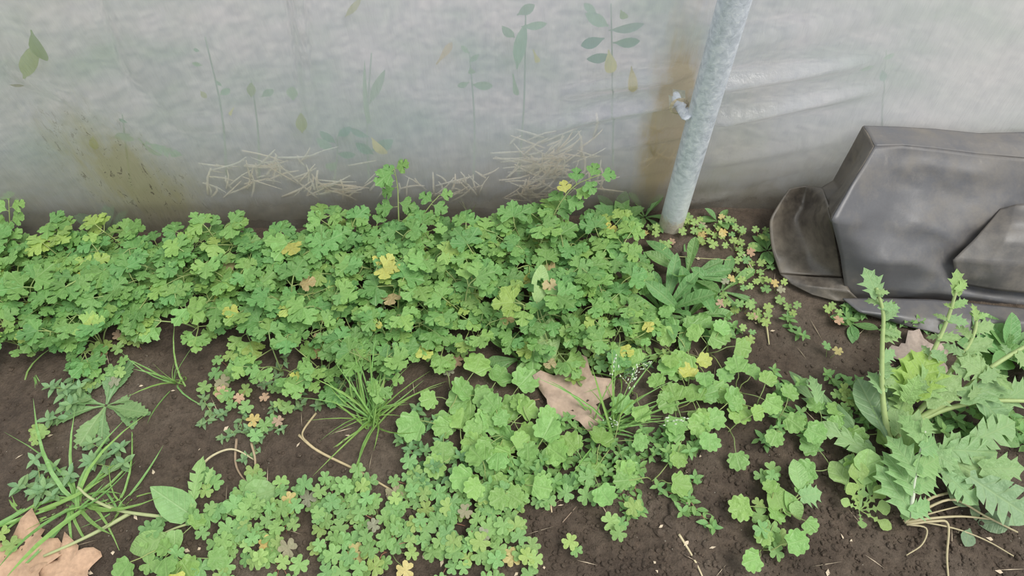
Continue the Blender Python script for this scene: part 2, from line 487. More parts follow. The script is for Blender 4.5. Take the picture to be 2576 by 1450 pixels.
# ------------------------------------------------------------------ steel pole
PB = on(1688, 566)
def galv():
    m, t, out = nt('galvanised_steel')
    tc = t.nodes.new('ShaderNodeTexCoord'); v = tc.outputs['Object']
    sep = t.nodes.new('ShaderNodeSeparateXYZ'); t.links.new(v, sep.inputs[0])
    n1 = noise_n(t, v, 70.0, 4, 0.6, 0.6); n2 = noise_n(t, v, 260.0, 3); n3 = noise_n(t, v, 8.0, 3)
    vo = t.nodes.new('ShaderNodeTexVoronoi'); vo.inputs['Scale'].default_value = 95.0; t.links.new(v, vo.inputs['Vector'])
    c = ramp(t, n1, [(0.30, (0.42, 0.45, 0.50)), (0.5, (0.56, 0.59, 0.65)), (0.72, (0.72, 0.74, 0.78))])
    white = math_n(t, 'MULTIPLY', math_n(t, 'GREATER_THAN', noise_n(t, v, 150.0, 4, 0.7), 0.63), math_n(t, 'GREATER_THAN', n3, 0.42))
    c = mixc(t, math_n(t, 'MULTIPLY', white, 0.55), c, (0.82, 0.83, 0.83))
    # plain pale foot below the bracket, then the muddy end
    pale = math_n(t, 'MULTIPLY', math_n(t, 'SUBTRACT', 0.22, sep.outputs[2]), 9.0, clamp=True)
    c = mixc(t, math_n(t, 'MULTIPLY', pale, 0.55), c, (0.74, 0.77, 0.78))
    mud = math_n(t, 'MULTIPLY', math_n(t, 'SUBTRACT', math_n(t, 'MULTIPLY_ADD', n1, 0.06, 0.022), sep.outputs[2]), 70.0, clamp=True)
    c = mixc(t, math_n(t, 'MULTIPLY', mud, 0.85), c, mixc(t, n2, (0.42, 0.33, 0.20), (0.78, 0.73, 0.64)))
    p = N(t, 'ShaderNodeBsdfPrincipled'); t.links.new(c, p.inputs['Base Color'])
    p.inputs['Metallic'].default_value = 0.12
    t.links.new(math_n(t, 'MULTIPLY_ADD', n1, 0.3, 0.25), p.inputs['Roughness'])
    t.links.new(bump(t, math_n(t, 'ADD', n1, math_n(t, 'MULTIPLY', vo.outputs['Distance'], 0.5)), 0.35, 0.002), p.inputs['Normal'])
    t.links.new(p.outputs[0], out.inputs[0])
    return m
M_GALV = galv()
pole = empty('steel_pole', PB)
tag(pole, 'upright galvanised steel pipe with a mud-stained foot standing in front of the film', 'pole')
V, Fc = tube([(0, 0, -0.05 + 0.05 * k) for k in range(54)], 0.030, 32)
ob('pipe', mesh('pipe', V, Fc, M_GALV), pole)
# flattened tube bracket from the pole through the film
A = F(1697, 238, 0.03); B = F(1722, 292); C0 = W(1733, 300, PB.y - 0.012)
pts = [F(1701, 243, .03) - PB, F(1703, 253, -0.006) - PB, F(1712, 268, -0.024) - PB, W(1732, 298, PB.y - 0.016) - PB]
VN = (Vector((0, 0, H)) - F(1710, 265)).normalized()
pp = spline(pts, 5)
V, Fc = [], []
sd_ = 14
for i, p in enumerate(pp):
    f = i / (len(pp) - 1)
    d = (pp[min(i + 1, len(pp) - 1)] - pp[max(i - 1, 0)]).normalized()
    up = d.cross(VN).normalized()
    dep = up.cross(d).normalized()
    wA = 0.0095 + 0.0025 * min(1, f * 1.6); wB = 0.0085 * (1 - min(1, f * 1.5)) + 0.0028
    if i == len(pp) - 1: wA *= 0.6
    for k in range(sd_):
        a = 2 * math.pi * k / sd_
        V.append(p + up * wA * math.cos(a) + dep * wB * math.sin(a))
for i in range(len(pp) - 1):
    for k in range(sd_):
        a, b = i * sd_ + k, i * sd_ + (k + 1) % sd_
        Fc.append((a, b, b + sd_, a + sd_))
Fc += [tuple(range(sd_ - 1, -1, -1)), tuple((len(pp) - 1) * sd_ + k for k in range(sd_))]
br = ob('bracket', mesh('bracket', V, Fc, M_GALV), pole)
br['label'] = 'flattened grey steel bracket poking through the torn film'
bp = pp[-3] + VN * 0.002
V, Fc = tube([bp - VN * .006, bp + VN * .0025, bp + VN * .0035], [0.0048, 0.0048, 0.003], 6)
bo = ob('bolt', mesh('bolt', V, Fc, plain('bolt_steel', (0.6, 0.62, 0.63), 0.35, 200, 0.2, metallic=0.5), smooth=False), parent=br)

# ------------------------------------------------------------------ black plastic sheet
def tarp_material(name, base, mudcol, mudk, rough):
    m, t, out = nt(name)
    tc = t.nodes.new('ShaderNodeTexCoord'); v = tc.outputs['Object']
    n1 = noise_n(t, v, 5.0, 5, 0.6, 0.3); n2 = noise_n(t, v, 30.0, 6, 0.7); n3 = noise_n(t, v, 160.0, 3)
    mp = t.nodes.new('ShaderNodeMapping'); mp.inputs['Scale'].default_value = (1, 1, 0.2); mp.inputs['Rotation'].default_value = (0.3, 0.2, 0.5)
    t.links.new(v, mp.inputs['Vector'])
    sc = noise_n(t, mp.outputs[0], 30.0, 5, 0.7)
    mk = math_n(t, 'MULTIPLY', math_n(t, 'SUBTRACT', math_n(t, 'ADD', n1, math_n(t, 'MULTIPLY', n2, 0.5)), 0.66), 3.0, clamp=True)
    c = mixc(t, math_n(t, 'MULTIPLY', mk, mudk), base, mudcol)
    sk = math_n(t, 'MULTIPLY', math_n(t, 'SUBTRACT', sc, 0.62), 5.0, clamp=True)
    c = mixc(t, math_n(t, 'MULTIPLY', sk, 0.30), c, (0.38, 0.34, 0.30))
    c = mixc(t, math_n(t, 'MULTIPLY', n3, 0.2), c, (0.02, 0.02, 0.02))
    p = N(t, 'ShaderNodeBsdfPrincipled'); t.links.new(c, p.inputs['Base Color'])
    t.links.new(math_n(t, 'MULTIPLY_ADD', mk, 0.3, rough), p.inputs['Roughness'])
    p.inputs['Specular IOR Level'].default_value = 0.6
    t.links.new(bump(t, n2, 0.15, 0.004), p.inputs['Normal'])
    t.links.new(p.outputs[0], out.inputs[0])
    return m
M_TARP = tarp_material('black_sheet', (0.105, 0.103, 0.112), (0.21, 0.185, 0.155), 0.7, 0.40)
M_TARPM = tarp_material('black_sheet_muddy', (0.060, 0.050, 0.042), (0.25, 0.21, 0.16), 0.8, 0.33)
M_TARPM2 = tarp_material('black_sheet_dusty', (0.095, 0.088, 0.086), (0.23, 0.20, 0.165), 0.8, 0.42)
tarp = empty('plastic_sheet', G(2330, 760))
tag(tarp, 'heap of folded black plastic sheeting leaning on the film at right', 'tarpaulin')
TINV = Matrix.Translation(-tarp.location)
def panel(name, rows, sub, wr, mat, seed, thick=0.004, soft=0.0):
    ctrl = [[W(*c) if c[2] is not None else on(c[0], c[1]) + Vector((0, 0, 0.012)) for c in r] for r in rows]
    nr, nc = len(ctrl), len(ctrl[0])
    def cr(P, f):
        k = min(int(f), len(P) - 2); t = f - k
        a, b, c, d = P[k - 1] if k else P[0] * 2 - P[1], P[k], P[k + 1], P[k + 2] if k + 2 < len(P) else P[-1] * 2 - P[-2]
        return soft * 0.5 * ((2 * b) + (c - a) * t + (2 * a - 5 * b + 4 * c - d) * t * t + (3 * b - a - 3 * c + d) * t ** 3) + (1 - soft) * (b * (1 - t) + c * t)
    V = []
    for i in range((nr - 1) * sub + 1):
        for j in range((nc - 1) * sub + 1):
            p = cr([cr(r, j / sub) for r in ctrl], i / sub)
            q = Vector((p.x * 1.0 + seed, p.y + p.z * 0.7, p.z * 0.8))
            q2 = Vector((q.x + q.y * .6, q.y * 1.7 - q.x * .4, q.z))
            w = noise.noise(q * 4) * 0.5 + (0.25 - abs(noise.noise(q2 * 5 + Vector((3, 1, 0))))) * 1.5 + (0.2 - abs(noise.noise(q * 12 + Vector((7, 2, 0))))) * 0.6 + 0.05 * noise.noise(q * 50)
            edge = min(1, min(i, (nr - 1) * sub - i) / (sub * .5)) * min(1, min(j, (nc - 1) * sub - j) / (sub * .5))
            p = p + Vector((0, -0.8, 0.5)) * w * wr * (0.25 + 0.75 * edge)
            V.append(p)
    w_ = (nc - 1) * sub + 1
    Fc = [(i * w_ + j, (i + 1) * w_ + j, (i + 1) * w_ + j + 1, i * w_ + j + 1) for i in range((nr - 1) * sub) for j in range((nc - 1) * sub)]
    V = [TINV @ v for v in V]
    o = ob(name, mesh(name, V, Fc, mat), tarp)
    s = o.modifiers.new('thickness', 'SOLIDIFY'); s.thickness = thick; s.offset = 0
    return o
panel('top_fold', [
    [(2172, 318, 1.225), (2260, 321, 1.235), (2350, 326, 1.24), (2460, 337, 1.245), (2576, 334, 1.25), (2740, 340, 1.25)],
    [(2186, 342, 1.19), (2265, 342, 1.197), (2350, 348, 1.20), (2460, 360, 1.205), (2576, 364, 1.215), (2740, 372, 1.215)],
    [(2200, 368, 1.155), (2270, 366, 1.16), (2350, 374, 1.165), (2460, 388, 1.17), (2576, 398, 1.18), (2740, 410, 1.18)]], 8, 0.004, M_TARP, 2.0)
panel('main_fold', [
    [(2200, 368, 1.155), (2270, 366, 1.16), (2350, 374, 1.165), (2460, 388, 1.17), (2576, 398, 1.18), (2740, 410, 1.18)],
    [(2147, 460, 1.07), (2250, 470, 1.10), (2350, 470, 1.105), (2460, 480, 1.11), (2576, 500, 1.125), (2740, 500, 1.13)],
    [(2092, 552, 1.00), (2230, 575, 1.02), (2350, 580, 1.03), (2450, 570, 1.05), (2576, 590, 1.06), (2740, 600, 1.06)],
    [(2113, 640, 0.985), (2230, 660, 0.965), (2350, 660, 0.985), (2430, 680, 1.00), (2576, 690, 0.99), (2740, 690, 1.0)],
    [(2128, 740, 0.955), (2230, 728, 0.945), (2350, 735, 0.945), (2450, 745, 0.94), (2576, 765, 0.93), (2740, 770, 0.92)],
    [(2150, 765, 0.950), (2240, 762, 0.955), (2350, 765, 0.95), (2450, 775, 0.945), (2576, 790, 0.935), (2740, 800, 0.93)]],
    10, 0.012, M_TARP, 0.0, soft=.15)
panel('side_fold', [
    [(2172, 318, 1.225), (2184, 340, 1.19), (2200, 368, 1.155)],
    [(2130, 395, 1.23), (2152, 410, 1.19), (2172, 415, 1.112)],
    [(2097, 456, 1.225), (2112, 475, 1.16), (2125, 495, 1.045)],
    [(2066, 474, 1.20), (2080, 510, 1.12), (2092, 552, 1.00)]], 10, 0.004, M_TARPM, 4.0)
panel('curled_fold', [
    [(1985, 476, 1.205), (2030, 468, 1.215), (2070, 474, 1.19)],
    [(1962, 510, 1.165), (2025, 510, 1.19), (2084, 515, 1.09)],
    [(1938, 556, 1.12), (2015, 560, 1.135), (2094, 556, 1.03)],
    [(1942, 625, 1.055), (2030, 630, 1.062), (2106, 630, 1.01)],
    [(1962, 690, 1.005), (2040, 694, 1.000), (2118, 699, 0.985)]], 12, 0.010, M_TARPM, 9.0, soft=.8)
panel('muddy_flap', [
    [(1962, 690, 1.003), (2040, 697, 0.995), (2118, 700, 0.98)],
    [(1988, 714, 0.980), (2058, 724, 0.962), (2140, 735, 0.945)],
    [(2040, 748, None), (2100, 764, None), (2170, 772, None)]], 10, 0.005, M_TARPM, 14.0)
panel('loose_fold', [
    [(2518, 528, 1.085), (2560, 516, 1.085), (2740, 500, 1.09)],
    [(2462, 590, 1.025), (2535, 588, 1.015), (2740, 590, 1.02)],
    [(2398, 655, 0.978), (2500, 662, 0.962), (2740, 675, 0.958)],
    [(2405, 712, 0.955), (2500, 728, 0.940), (2740, 755, 0.92)]], 10, 0.016, M_TARPM2, 30.0)
panel('bottom_fold', [
    [(2120, 752, 0.932), (2240, 752, 0.935), (2350, 755, 0.93), (2450, 765, 0.92), (2576, 778, 0.905), (2740, 790, 0.89)],
    [(2160, 785, 0.895), (2260, 795, 0.885), (2350, 805, 0.875), (2450, 810, 0.868), (2576, 812, 0.86), (2740, 815, 0.86)],
    [(2190, 800, None), (2290, 830, None), (2370, 850, None), (2450, 855, None), (2576, 850, None), (2740, 850, None)]], 9, 0.006, M_TARP, 20.0)

# ------------------------------------------------------------------ leaf shapes (unit length, stalk end at the origin, tip at +y)
def star_leaf(name, outline, ctr, zf, mat, mid=0.55):
    c = Vector((ctr[0], ctr[1], 0))
    n = len(outline)
    V = [Vector((c.x, c.y, zf(c.x, c.y, 0)))]
    for x, y in outline:
        p = c + (Vector((x, y, 0)) - c) * mid
        V.append(Vector((p.x, p.y, zf(p.x, p.y, mid))))
    for x, y in outline: V.append(Vector((x, y, zf(x, y, 1.0))))
    Fc = []
    for k in range(n):
        a, b = 1 + k, 1 + (k + 1) % n
        Fc += [(0, a, b), (a, a + n, b + n, b)]
    return mesh(name, V, Fc, mat)
def strip_leaf(name, st, mat, fold=0.25, bend=-0.3, ruff=0.0, across=5, side=0.0):
    # st: stations (y, left w, right w, dy)
    V, Fc = [], []
    fr = (-1, -.5, 0, .5, 1) if across == 5 else (-1, 0, 1)
    for (y, wl, wr_, dy) in st:
        for f in fr:
            w = wl if f < 0 else wr_
            x = f * w; yy = y + dy * abs(f)
            z = fold * abs(x) + bend * yy * yy * (1 if yy > 0 else 0) + (R.uniform(-ruff, ruff) * abs(f))
            V.append((x + side * yy * yy, yy, z))
    k = len(fr)
    for i in range(len(st) - 1):
        for j in range(k - 1):
            a = i * k + j
            Fc.append((a, a + 1, a + 1 + k, a + k))
    return mesh(name, V, Fc, mat)

PARS = []
HALF = [(.05, .03), (.15, .15), (.32, .22), (.45, .26), (.46, .34), (.56, .40), (.51, .47), (.54, .56), (.44, .59), (.36, .64), (.19, .56), (.25, .70), (.36, .75), (.31, .82), (.25, .92), (.13, .92)]
for k in range(8):
    j = lambda a: a * R.uniform(0.92, 1.08)
    wd = R.uniform(0.88, 1.12)
    out_ = [(-0.0, -0.0)] + [(j(x) * wd, y * R.uniform(.96, 1.04)) for x, y in HALF] + [(0.0, 1.02)] + [(-j(x) * wd, y * R.uniform(.96, 1.04)) for x, y in reversed(HALF)]
    cup, bend, ph_ = R.uniform(-0.35, 0.25), R.uniform(-0.35, 0.05), R.uniform(0, 6)
    PARS.append(star_leaf('parsley_leaflet', out_, (0, 0.48), lambda x, y, r, cup=cup, bend=bend, ph_=ph_: cup * x * x + 0.10 * abs(x) + bend * y * y * .6 + 0.03 * r * math.sin(7 * math.atan2(x, y - .45) + ph_), M_FAN))
SCAL = []
for k in range(6):
    lobes, out_ = R.choice([7, 8, 9]), []
    n = lobes * 4
    dep = R.uniform(.06, .11); sp_ = R.uniform(0.25, 0.5)
    for i in range(n + 1):
        a = -math.pi / 2 + sp_ + (2 * math.pi - 2 * sp_) * i / n
        r = 0.5 * (1 - dep * (1 - abs(math.sin(math.pi * lobes * i / n))) * 2.2) * R.uniform(.96, 1.04)
        out_.append((r * math.cos(a) * 1.08, 0.46 + r * math.sin(a)))
    out_.append((0.0, 0.10))
    cup, ph_ = R.uniform(-0.1, 0.55), R.uniform(0, 6)
    SCAL.append(star_leaf('scalloped_leaf', out_, (0, 0.36), lambda x, y, r, cup=cup, ph_=ph_: cup * (x * x + (y - .4) ** 2) + 0.04 * r * math.sin(lobes * .5 * math.atan2(x, y - .4) + ph_) - .1 * y * y, M_SCAL))
TRI = []
for k in range(6):
    V, Fc = [], []
    for q in range(3):
        a = math.pi / 2 + q * 2 * math.pi / 3 + R.uniform(-.12, .12)
        half = [(.12, .06), (.28, .21), (.37, .39), (.30, .53), (.13, .55)]
        heart = [(0, 0)] + half + [(0, .44)] + [(-x, y) for x, y in reversed(half)]
        dr, fo = R.uniform(-.25, .1), R.uniform(.02, .28)
        o = len(V)
        ca, sa = math.cos(a - math.pi / 2), math.sin(a - math.pi / 2)
        pts = [(0, .28)] + heart
        for (x, y) in pts:
            z = fo * abs(x) + dr * y * y
            V.append((x * ca - y * sa, x * sa + y * ca, z))
        m_ = len(heart)
        Fc += [(o, o + 1 + i, o + 1 + (i + 1) % m_) for i in range(m_)]
    TRI.append(mesh('trefoil_blade', V, Fc, M_TRI))
def blade_shape(kind):
    if kind == 'ovate':
        return [(0, .03, .03, 0), (.15, .14, .14, 0), (.4, .24, .24, 0), (.65, .21, .21, 0), (.87, .10, .10, 0), (1, .01, .01, 0)]
    if kind == 'spat':
        return [(0, .03, .03, 0), (.25, .05, .05, 0), (.45, .09, .09, 0), (.65, .14, .14, 0), (.8, .15, .15, 0), (.92, .10, .10, 0), (1, .01, .01, 0)]
    if kind == 'lance':
        st = [(0, .02, .02, 0), (.18, .03, .03, 0)]
        for y, w in ((.3, .08), (.4, .13), (.5, .165), (.6, .18), (.7, .17), (.8, .13), (.9, .08)):
            st += [(y, w * .9, w * .9, 0), (y + .05, w * 1.1, w * 1.1, .03)]
        return st + [(1, .005, .005, 0)]
    if kind == 'oval':
        return [(0, .03, .03, 0), (.12, .06, .06, 0), (.25, .16, .16, 0), (.42, .25, .25, 0), (.6, .28, .28, 0), (.78, .23, .23, 0), (.92, .12, .12, 0), (1, .01, .01, 0)]
    if kind == 'heart':
        return [(0, .10, .10, -.03), (.08, .25, .25, -.05), (.25, .33, .33, -.02), (.45, .32, .32, 0), (.65, .25, .25, 0), (.83, .14, .14, 0), (1, .01, .01, 0)]
    if kind == 'grass':
        return [(0, .018, .018, 0), (.2, .022, .022, 0), (.4, .022, .022, 0), (.6, .019, .019, 0), (.8, .013, .013, 0), (1, .001, .001, 0)]
    if kind == 'thistle':
        st = [(0, .07, .07, -.04), (.06, .12, .12, -.06), (.10, .05, .05, 0)]
        for y, w in ((.20, .20), (.37, .27), (.54, .28)):
            e = [R.uniform(.85, 1.15) for _ in range(4)]
            st += [(y - .06, w * .35, w * .35, .0), (y - .01, w * .85 * e[0], w * .85 * e[1], .0),
                   (y + .05, w * 1.12 * e[2], w * 1.12 * e[3], .08), (y + .085, w * .34, w * .34, .02)]
        st += [(.69, .12, .12, .0), (.75, .27, .27, -.02), (.82, .20, .20, .02), (.88, .15, .15, .01), (.94, .06, .06, 0), (1, .002, .002, 0)]
        return st
    if kind == 'clasp':    # short stem leaf of sow thistle with spiny teeth
        st = [(0, .14, .14, -.10), (.08, .25, .25, -.05)]
        for y, w in ((.18, .33), (.42, .40), (.66, .27)):
            e = [R.uniform(.8, 1.2) for _ in range(2)]
            st += [(y, w * .74, w * .74, 0), (y + .09, w * 1.15 * e[0], w * 1.15 * e[1], .08), (y + .14, w * .70, w * .70, .01)]
        st += [(.86, .12, .12, 0)]
        return st + [(1, .003, .003, 0)]
    if kind == 'lyrate':
        return [(0, .02, .02, 0), (.2, .02, .02, 0), (.26, .10, .10, .02), (.33, .03, .03, 0), (.42, .03, .03, 0), (.47, .13, .13, .02), (.55, .04, .04, 0), (.62, .10, .10, 0), (.7, .21, .21, 0), (.8, .25, .25, 0), (.87, .19, .19, .02), (.93, .16, .16, 0), (1, .03, .03, 0)]
LEAF = {}
def leaves(kind, mat, n, folds, bends, ruff, across=5):
    LEAF[kind] = [strip_leaf(kind + '_leaf', blade_shape(kind), mat, R.uniform(*folds), bends[0] + (bends[1] - bends[0]) * i / max(1, n - 1), ruff, across, 0.0 if kind != 'grass' else R.uniform(-1.1, 1.1)) for i in range(n)]
leaves('ovate', M_PIN, 5, (.1, .5), (-.4, .1), 0.0, 3)
leaves('spat', M_PIN, 6, (.2, .6), (-.6, .0), 0.008)
leaves('lance', M_PIN, 4, (.15, .4), (-.35, .0), 0.01)
leaves('oval', M_PIN, 5, (.1, .35), (-.4, .05), 0.012)
leaves('heart', M_PIN, 3, (.1, .3), (-.4, .0), 0.012)
leaves('grass', M_GRASS, 12, (.2, .8), (-.75, .3), 0.0, 3)
leaves('thistle', M_THIS, 6, (.1, .35), (-.3, .05), 0.012)
leaves('clasp', M_THIS, 8, (.1, .4), (-.45, .0), 0.012)
leaves('lyrate', M_PIN, 4, (.1, .3), (-.4, .0), 0.008)

# tints (object colours)
C_PARS = (0.159, 0.331, 0.095); C_PARS2 = (0.219, 0.396, 0.111); C_PARS3 = (0.310, 0.456, 0.119)
C_YEL = (0.50, 0.50, 0.13); C_TAN = (0.52, 0.40, 0.20)
C_OX = (0.235, 0.420, 0.140); C_OX2 = (0.310, 0.456, 0.142); C_OXR = (0.34, 0.33, 0.22)
C_SCAL = (0.246, 0.435, 0.124); C_SPEED = (0.198, 0.378, 0.119)
C_FLEA = (0.176, 0.347, 0.116); C_GRASS = (0.243, 0.432, 0.124); C_THIS = (0.255, 0.408, 0.172)
C_LANCE = (0.221, 0.374, 0.156)
C_STG = (0.26, 0.33, 0.12); C_STR = (0.36, 0.17, 0.12); C_STRAW = (0.50, 0.40, 0.24)

Z = Vector((0, 0, 1))
def rv(a): return Vector((math.cos(a), math.sin(a), 0))
def tilt(v, amt): return (v + Vector((R.uniform(-amt, amt), R.uniform(-amt, amt), R.uniform(-amt, amt)))).normalized()

# ------------------------------------------------------------------ parsley
PLEAF = []          # leaf variants: stalk mesh + leaflet matrices, reaching along +y
for k in range(16):
    up = k % 4
    Lh = [R.uniform(.085, .115), R.uniform(.06, .09), R.uniform(.035, .06), R.uniform(.075, .10)][up]
    Hh = [R.uniform(.055, .075), R.uniform(.075, .10), R.uniform(.09, .115), R.uniform(.04, .06)][up]
    sw = R.uniform(-.02, .02)
    pts = spline([(0, 0, 0), (sw * .3, Lh * .22, Hh * .48), (sw, Lh * .6, Hh * .86), (sw * .6, Lh, Hh)], 3)
    V, Fc = tube(pts, [0.0021 - 0.001 * i / (len(pts) - 1) for i in range(len(pts))], 5, False)
    lm = []
    end, d = pts[-1], (pts[-1] - pts[-3]).normalized()
    d = Vector((d.x, d.y, d.z * .35 - .12)).normalized()
    s0 = R.uniform(.036, .045)
    lm.append(frame(end, tilt(d, .15), tilt(Z, .25), s0))
    for sgn in (-1, 1):
        q = Matrix.Rotation(sgn * R.uniform(1.05, 1.4), 3, 'Z') @ d
        lm.append(frame(end, tilt(Vector((q.x, q.y, q.z + R.uniform(-.1, .2))), .12), tilt(Z, .3), s0 * R.uniform(.82, 1.0)))
    if k % 3 != 2:
        i0 = int(len(pts) * .62); b = pts[i0]
        for sgn in (-1, 1):
            q = Vector((sgn, R.uniform(.35, .7), R.uniform(-.05, .25))).normalized()
            e = b + q * R.uniform(.010, .02)
            v2, f2 = tube([b, e], [.0012, .0009], 4, False)
            o = len(V); V += v2; Fc += [tuple(o + i for i in f) for f in f2]
            lm.append(frame(e, tilt(q, .15), tilt(Z, .3), s0 * R.uniform(.75, .95)))
    PLEAF.append((mesh('parsley_stalk', V, Fc, M_STEM), lm))
def parsley(p, n, tint, s=1.0, spread=1.0, yellow=0.03):
    pl = empty('parsley_plant', p)
    a0 = R.uniform(0, 6.28)
    for i in range(n):
        v = R.choice([k for k in range(16) if (k % 4 == 2) == (i >= n - 2)])
        st, lm = PLEAF[v]
        az = a0 + i * 2.4 + R.uniform(-.3, .3)
        sc = s * R.uniform(.82, 1.12)
        for _ in range(20):                 # leaves turn away from the film
            far = max((m_ @ Vector((0, 1, 0))).y for m_ in lm) * sc
            if p.y + math.cos(az) * far < WY0 + WSL * p.x - .045: break
            az = R.uniform(0, 6.28)
        M = Matrix.Rotation(az, 4, 'Z') @ Matrix.Rotation(R.uniform(-.12, .12), 4, 'X') @ Matrix.Scale(sc, 4)
        lf = ob('leaf', st, pl, M, hsvj(C_STG, .15))
        t = tint if R.random() < .72 else R.choice([C_PARS, C_PARS2, C_PARS2, C_PARS3])
        yl = R.random() < yellow
        for m_ in lm:
            t2 = R.choice([C_YEL, C_TAN, (.50, .56, .14), C_PARS3]) if (yl or R.random() < yellow) else t
            ob('leaflet', R.choice(PARS), lf, m_ @ Matrix.Scale(R.uniform(.9, 1.12), 4), hsvj(t2, .16, .10))
    return pl
def jitter_row(xs_, y, jx, jy): return [(x + R.uniform(-jx, jx), y + R.uniform(-jy, jy)) for x in xs_]
prows = [('back row against the film', jitter_row(np.linspace(15, 1530, 15), 646, 22, 10)),
         ('second row from the film', jitter_row(np.linspace(-25, 1550, 15), 700, 24, 13)),
         ('middle row of the bed', jitter_row(np.linspace(20, 1510, 14), 757, 24, 13)),
         ('fourth row from the film', jitter_row([20, 110, 205, 310, 500, 650, 735, 825, 985, 1085, 1185, 1330, 1430, 1510], 815, 18, 12)),
         ('loose front row', jitter_row([35, 190, 265, 735, 815, 905, 985, 1190, 1395, 1545], 875, 14, 12)),
         ('short row below the front row', jitter_row([720, 800, 885, 965], 935, 12, 8))]
for ri, (rn, pts) in enumerate(prows):
    for (x, y) in pts:
        left_dark = (150 < x < 620)
        tint = C_PARS if R.random() < (.65 if ri < 3 else .4) else C_PARS2
        pl = parsley(on(x, y), R.randint(7, 9) if ri < 4 else R.randint(4, 6), tint, R.uniform(.92, 1.12) * (1 if ri < 4 else .9), yellow=.006 if ri < 2 else .03)
        row(pl, 'leafy green flat-leaf parsley plant', 'plant', 'parsley plants of the bed', rn)
# two taller shoots against the film
def tall_shoot(base, pts, leafs, label):
    b = on(*base)
    pl = empty('parsley_plant', b)
    P3 = [Vector((0, 0, 0))] + [G(*q) - b for q in pts]
    sp_ = spline(P3, 5)
    V, Fc = tube(sp_, [.0024 - .0014 * i / (len(sp_) - 1) for i in range(len(sp_))], 5)
    st = ob('stem', mesh('stem', V, Fc, M_STEM), pl, color=C_STG)
    for (f, px, py, z, s, tnt) in leafs:
        at = sp_[int(f * (len(sp_) - 1))]
        tip = G(px, py, z) - b
        d = tip - at
        e = at + d * .25
        m_ = frame(e, d, (0.0, -.45, 1), s)
        lf = ob('leaflet', R.choice(PARS), pl, m_, hsvj(tnt, .08))
        V, Fc = tube([at, e], [.001, .0008], 4)
        ob('leaf_stalk', mesh('leaf_stalk', V, Fc, M_STEM), lf, color=C_STG, pinv=m_.inverted())
    tag(pl, label, 'plant', 'parsley plants of the bed')
tall_shoot((1008, 650), [(1004, 580, .06), (1002, 520, .11), (1000, 470, .15), (992, 425, .19)],
    [(1, 965, 450, .18, .05, C_PARS), (1, 1010, 418, .20, .038, C_PARS2), (.75, 965, 485, .13, .04, C_PARS), (.55, 1020, 515, .11, .042, C_PARS),
     (.9, 975, 425, .19, .03, C_PARS), (.5, 950, 525, .1, .045, C_PARS), (.35, 1035, 560, .08, .045, C_PARS2)],
    'tall parsley shoot with few broad leaflets rising up the film mid-photo')
tall_shoot((1065, 640), [(1058, 590, .05), (1062, 550, .08), (1080, 520, .10), (1105, 492, .12)],
    [(1, 1118, 490, .12, .03, C_PARS2), (.85, 1075, 500, .11, .036, C_PARS), (.8, 1110, 525, .1, .036, C_PARS), (.55, 1035, 530, .09, .036, C_PARS), (.5, 1090, 548, .08, .036, C_PARS2), (.4, 1040, 560, .07, .034, C_PARS)],
    'slender parsley shoot bending right beside the tallest shoot')
tall_shoot((1395, 650), [(1390, 600, .05), (1388, 560, .09), (1410, 510, .14), (1450, 465, .18), (1510, 440, .21)],
    [(1, 1524, 440, .21, .034, C_PARS), (.93, 1495, 425, .21, .034, C_PARS), (.88, 1480, 465, .19, .036, C_PARS), (.8, 1450, 435, .19, .036, C_PARS),
     (.78, 1475, 490, .17, .036, C_PARS2), (.7, 1420, 470, .17, .03, C_YEL), (.66, 1460, 515, .15, .04, C_PARS), (.6, 1395, 490, .14, .036, C_PARS),
     (.5, 1420, 530, .12, .04, C_PARS), (.55, 1440, 500, .14, .04, C_PARS), (.4, 1380, 545, .1, .034, C_PARS), (.35, 1425, 565, .08, .04, C_PARS2)],
    'arching parsley shoot with many small leaflets left of the pole')
tall_shoot((25, 640), [(25, 590, .05), (24, 550, .09), (22, 505, .13)],
    [(1, 22, 498, .13, .035, C_PARS2), (.9, 48, 515, .12, .035, C_PARS2), (.85, -5, 520, .12, .04, C_PARS2), (.6, 48, 548, .09, .035, C_PARS2), (.5, -5, 565, .09, .045, C_PARS2)],
    'upright leafy shoot at the left edge standing against the film')

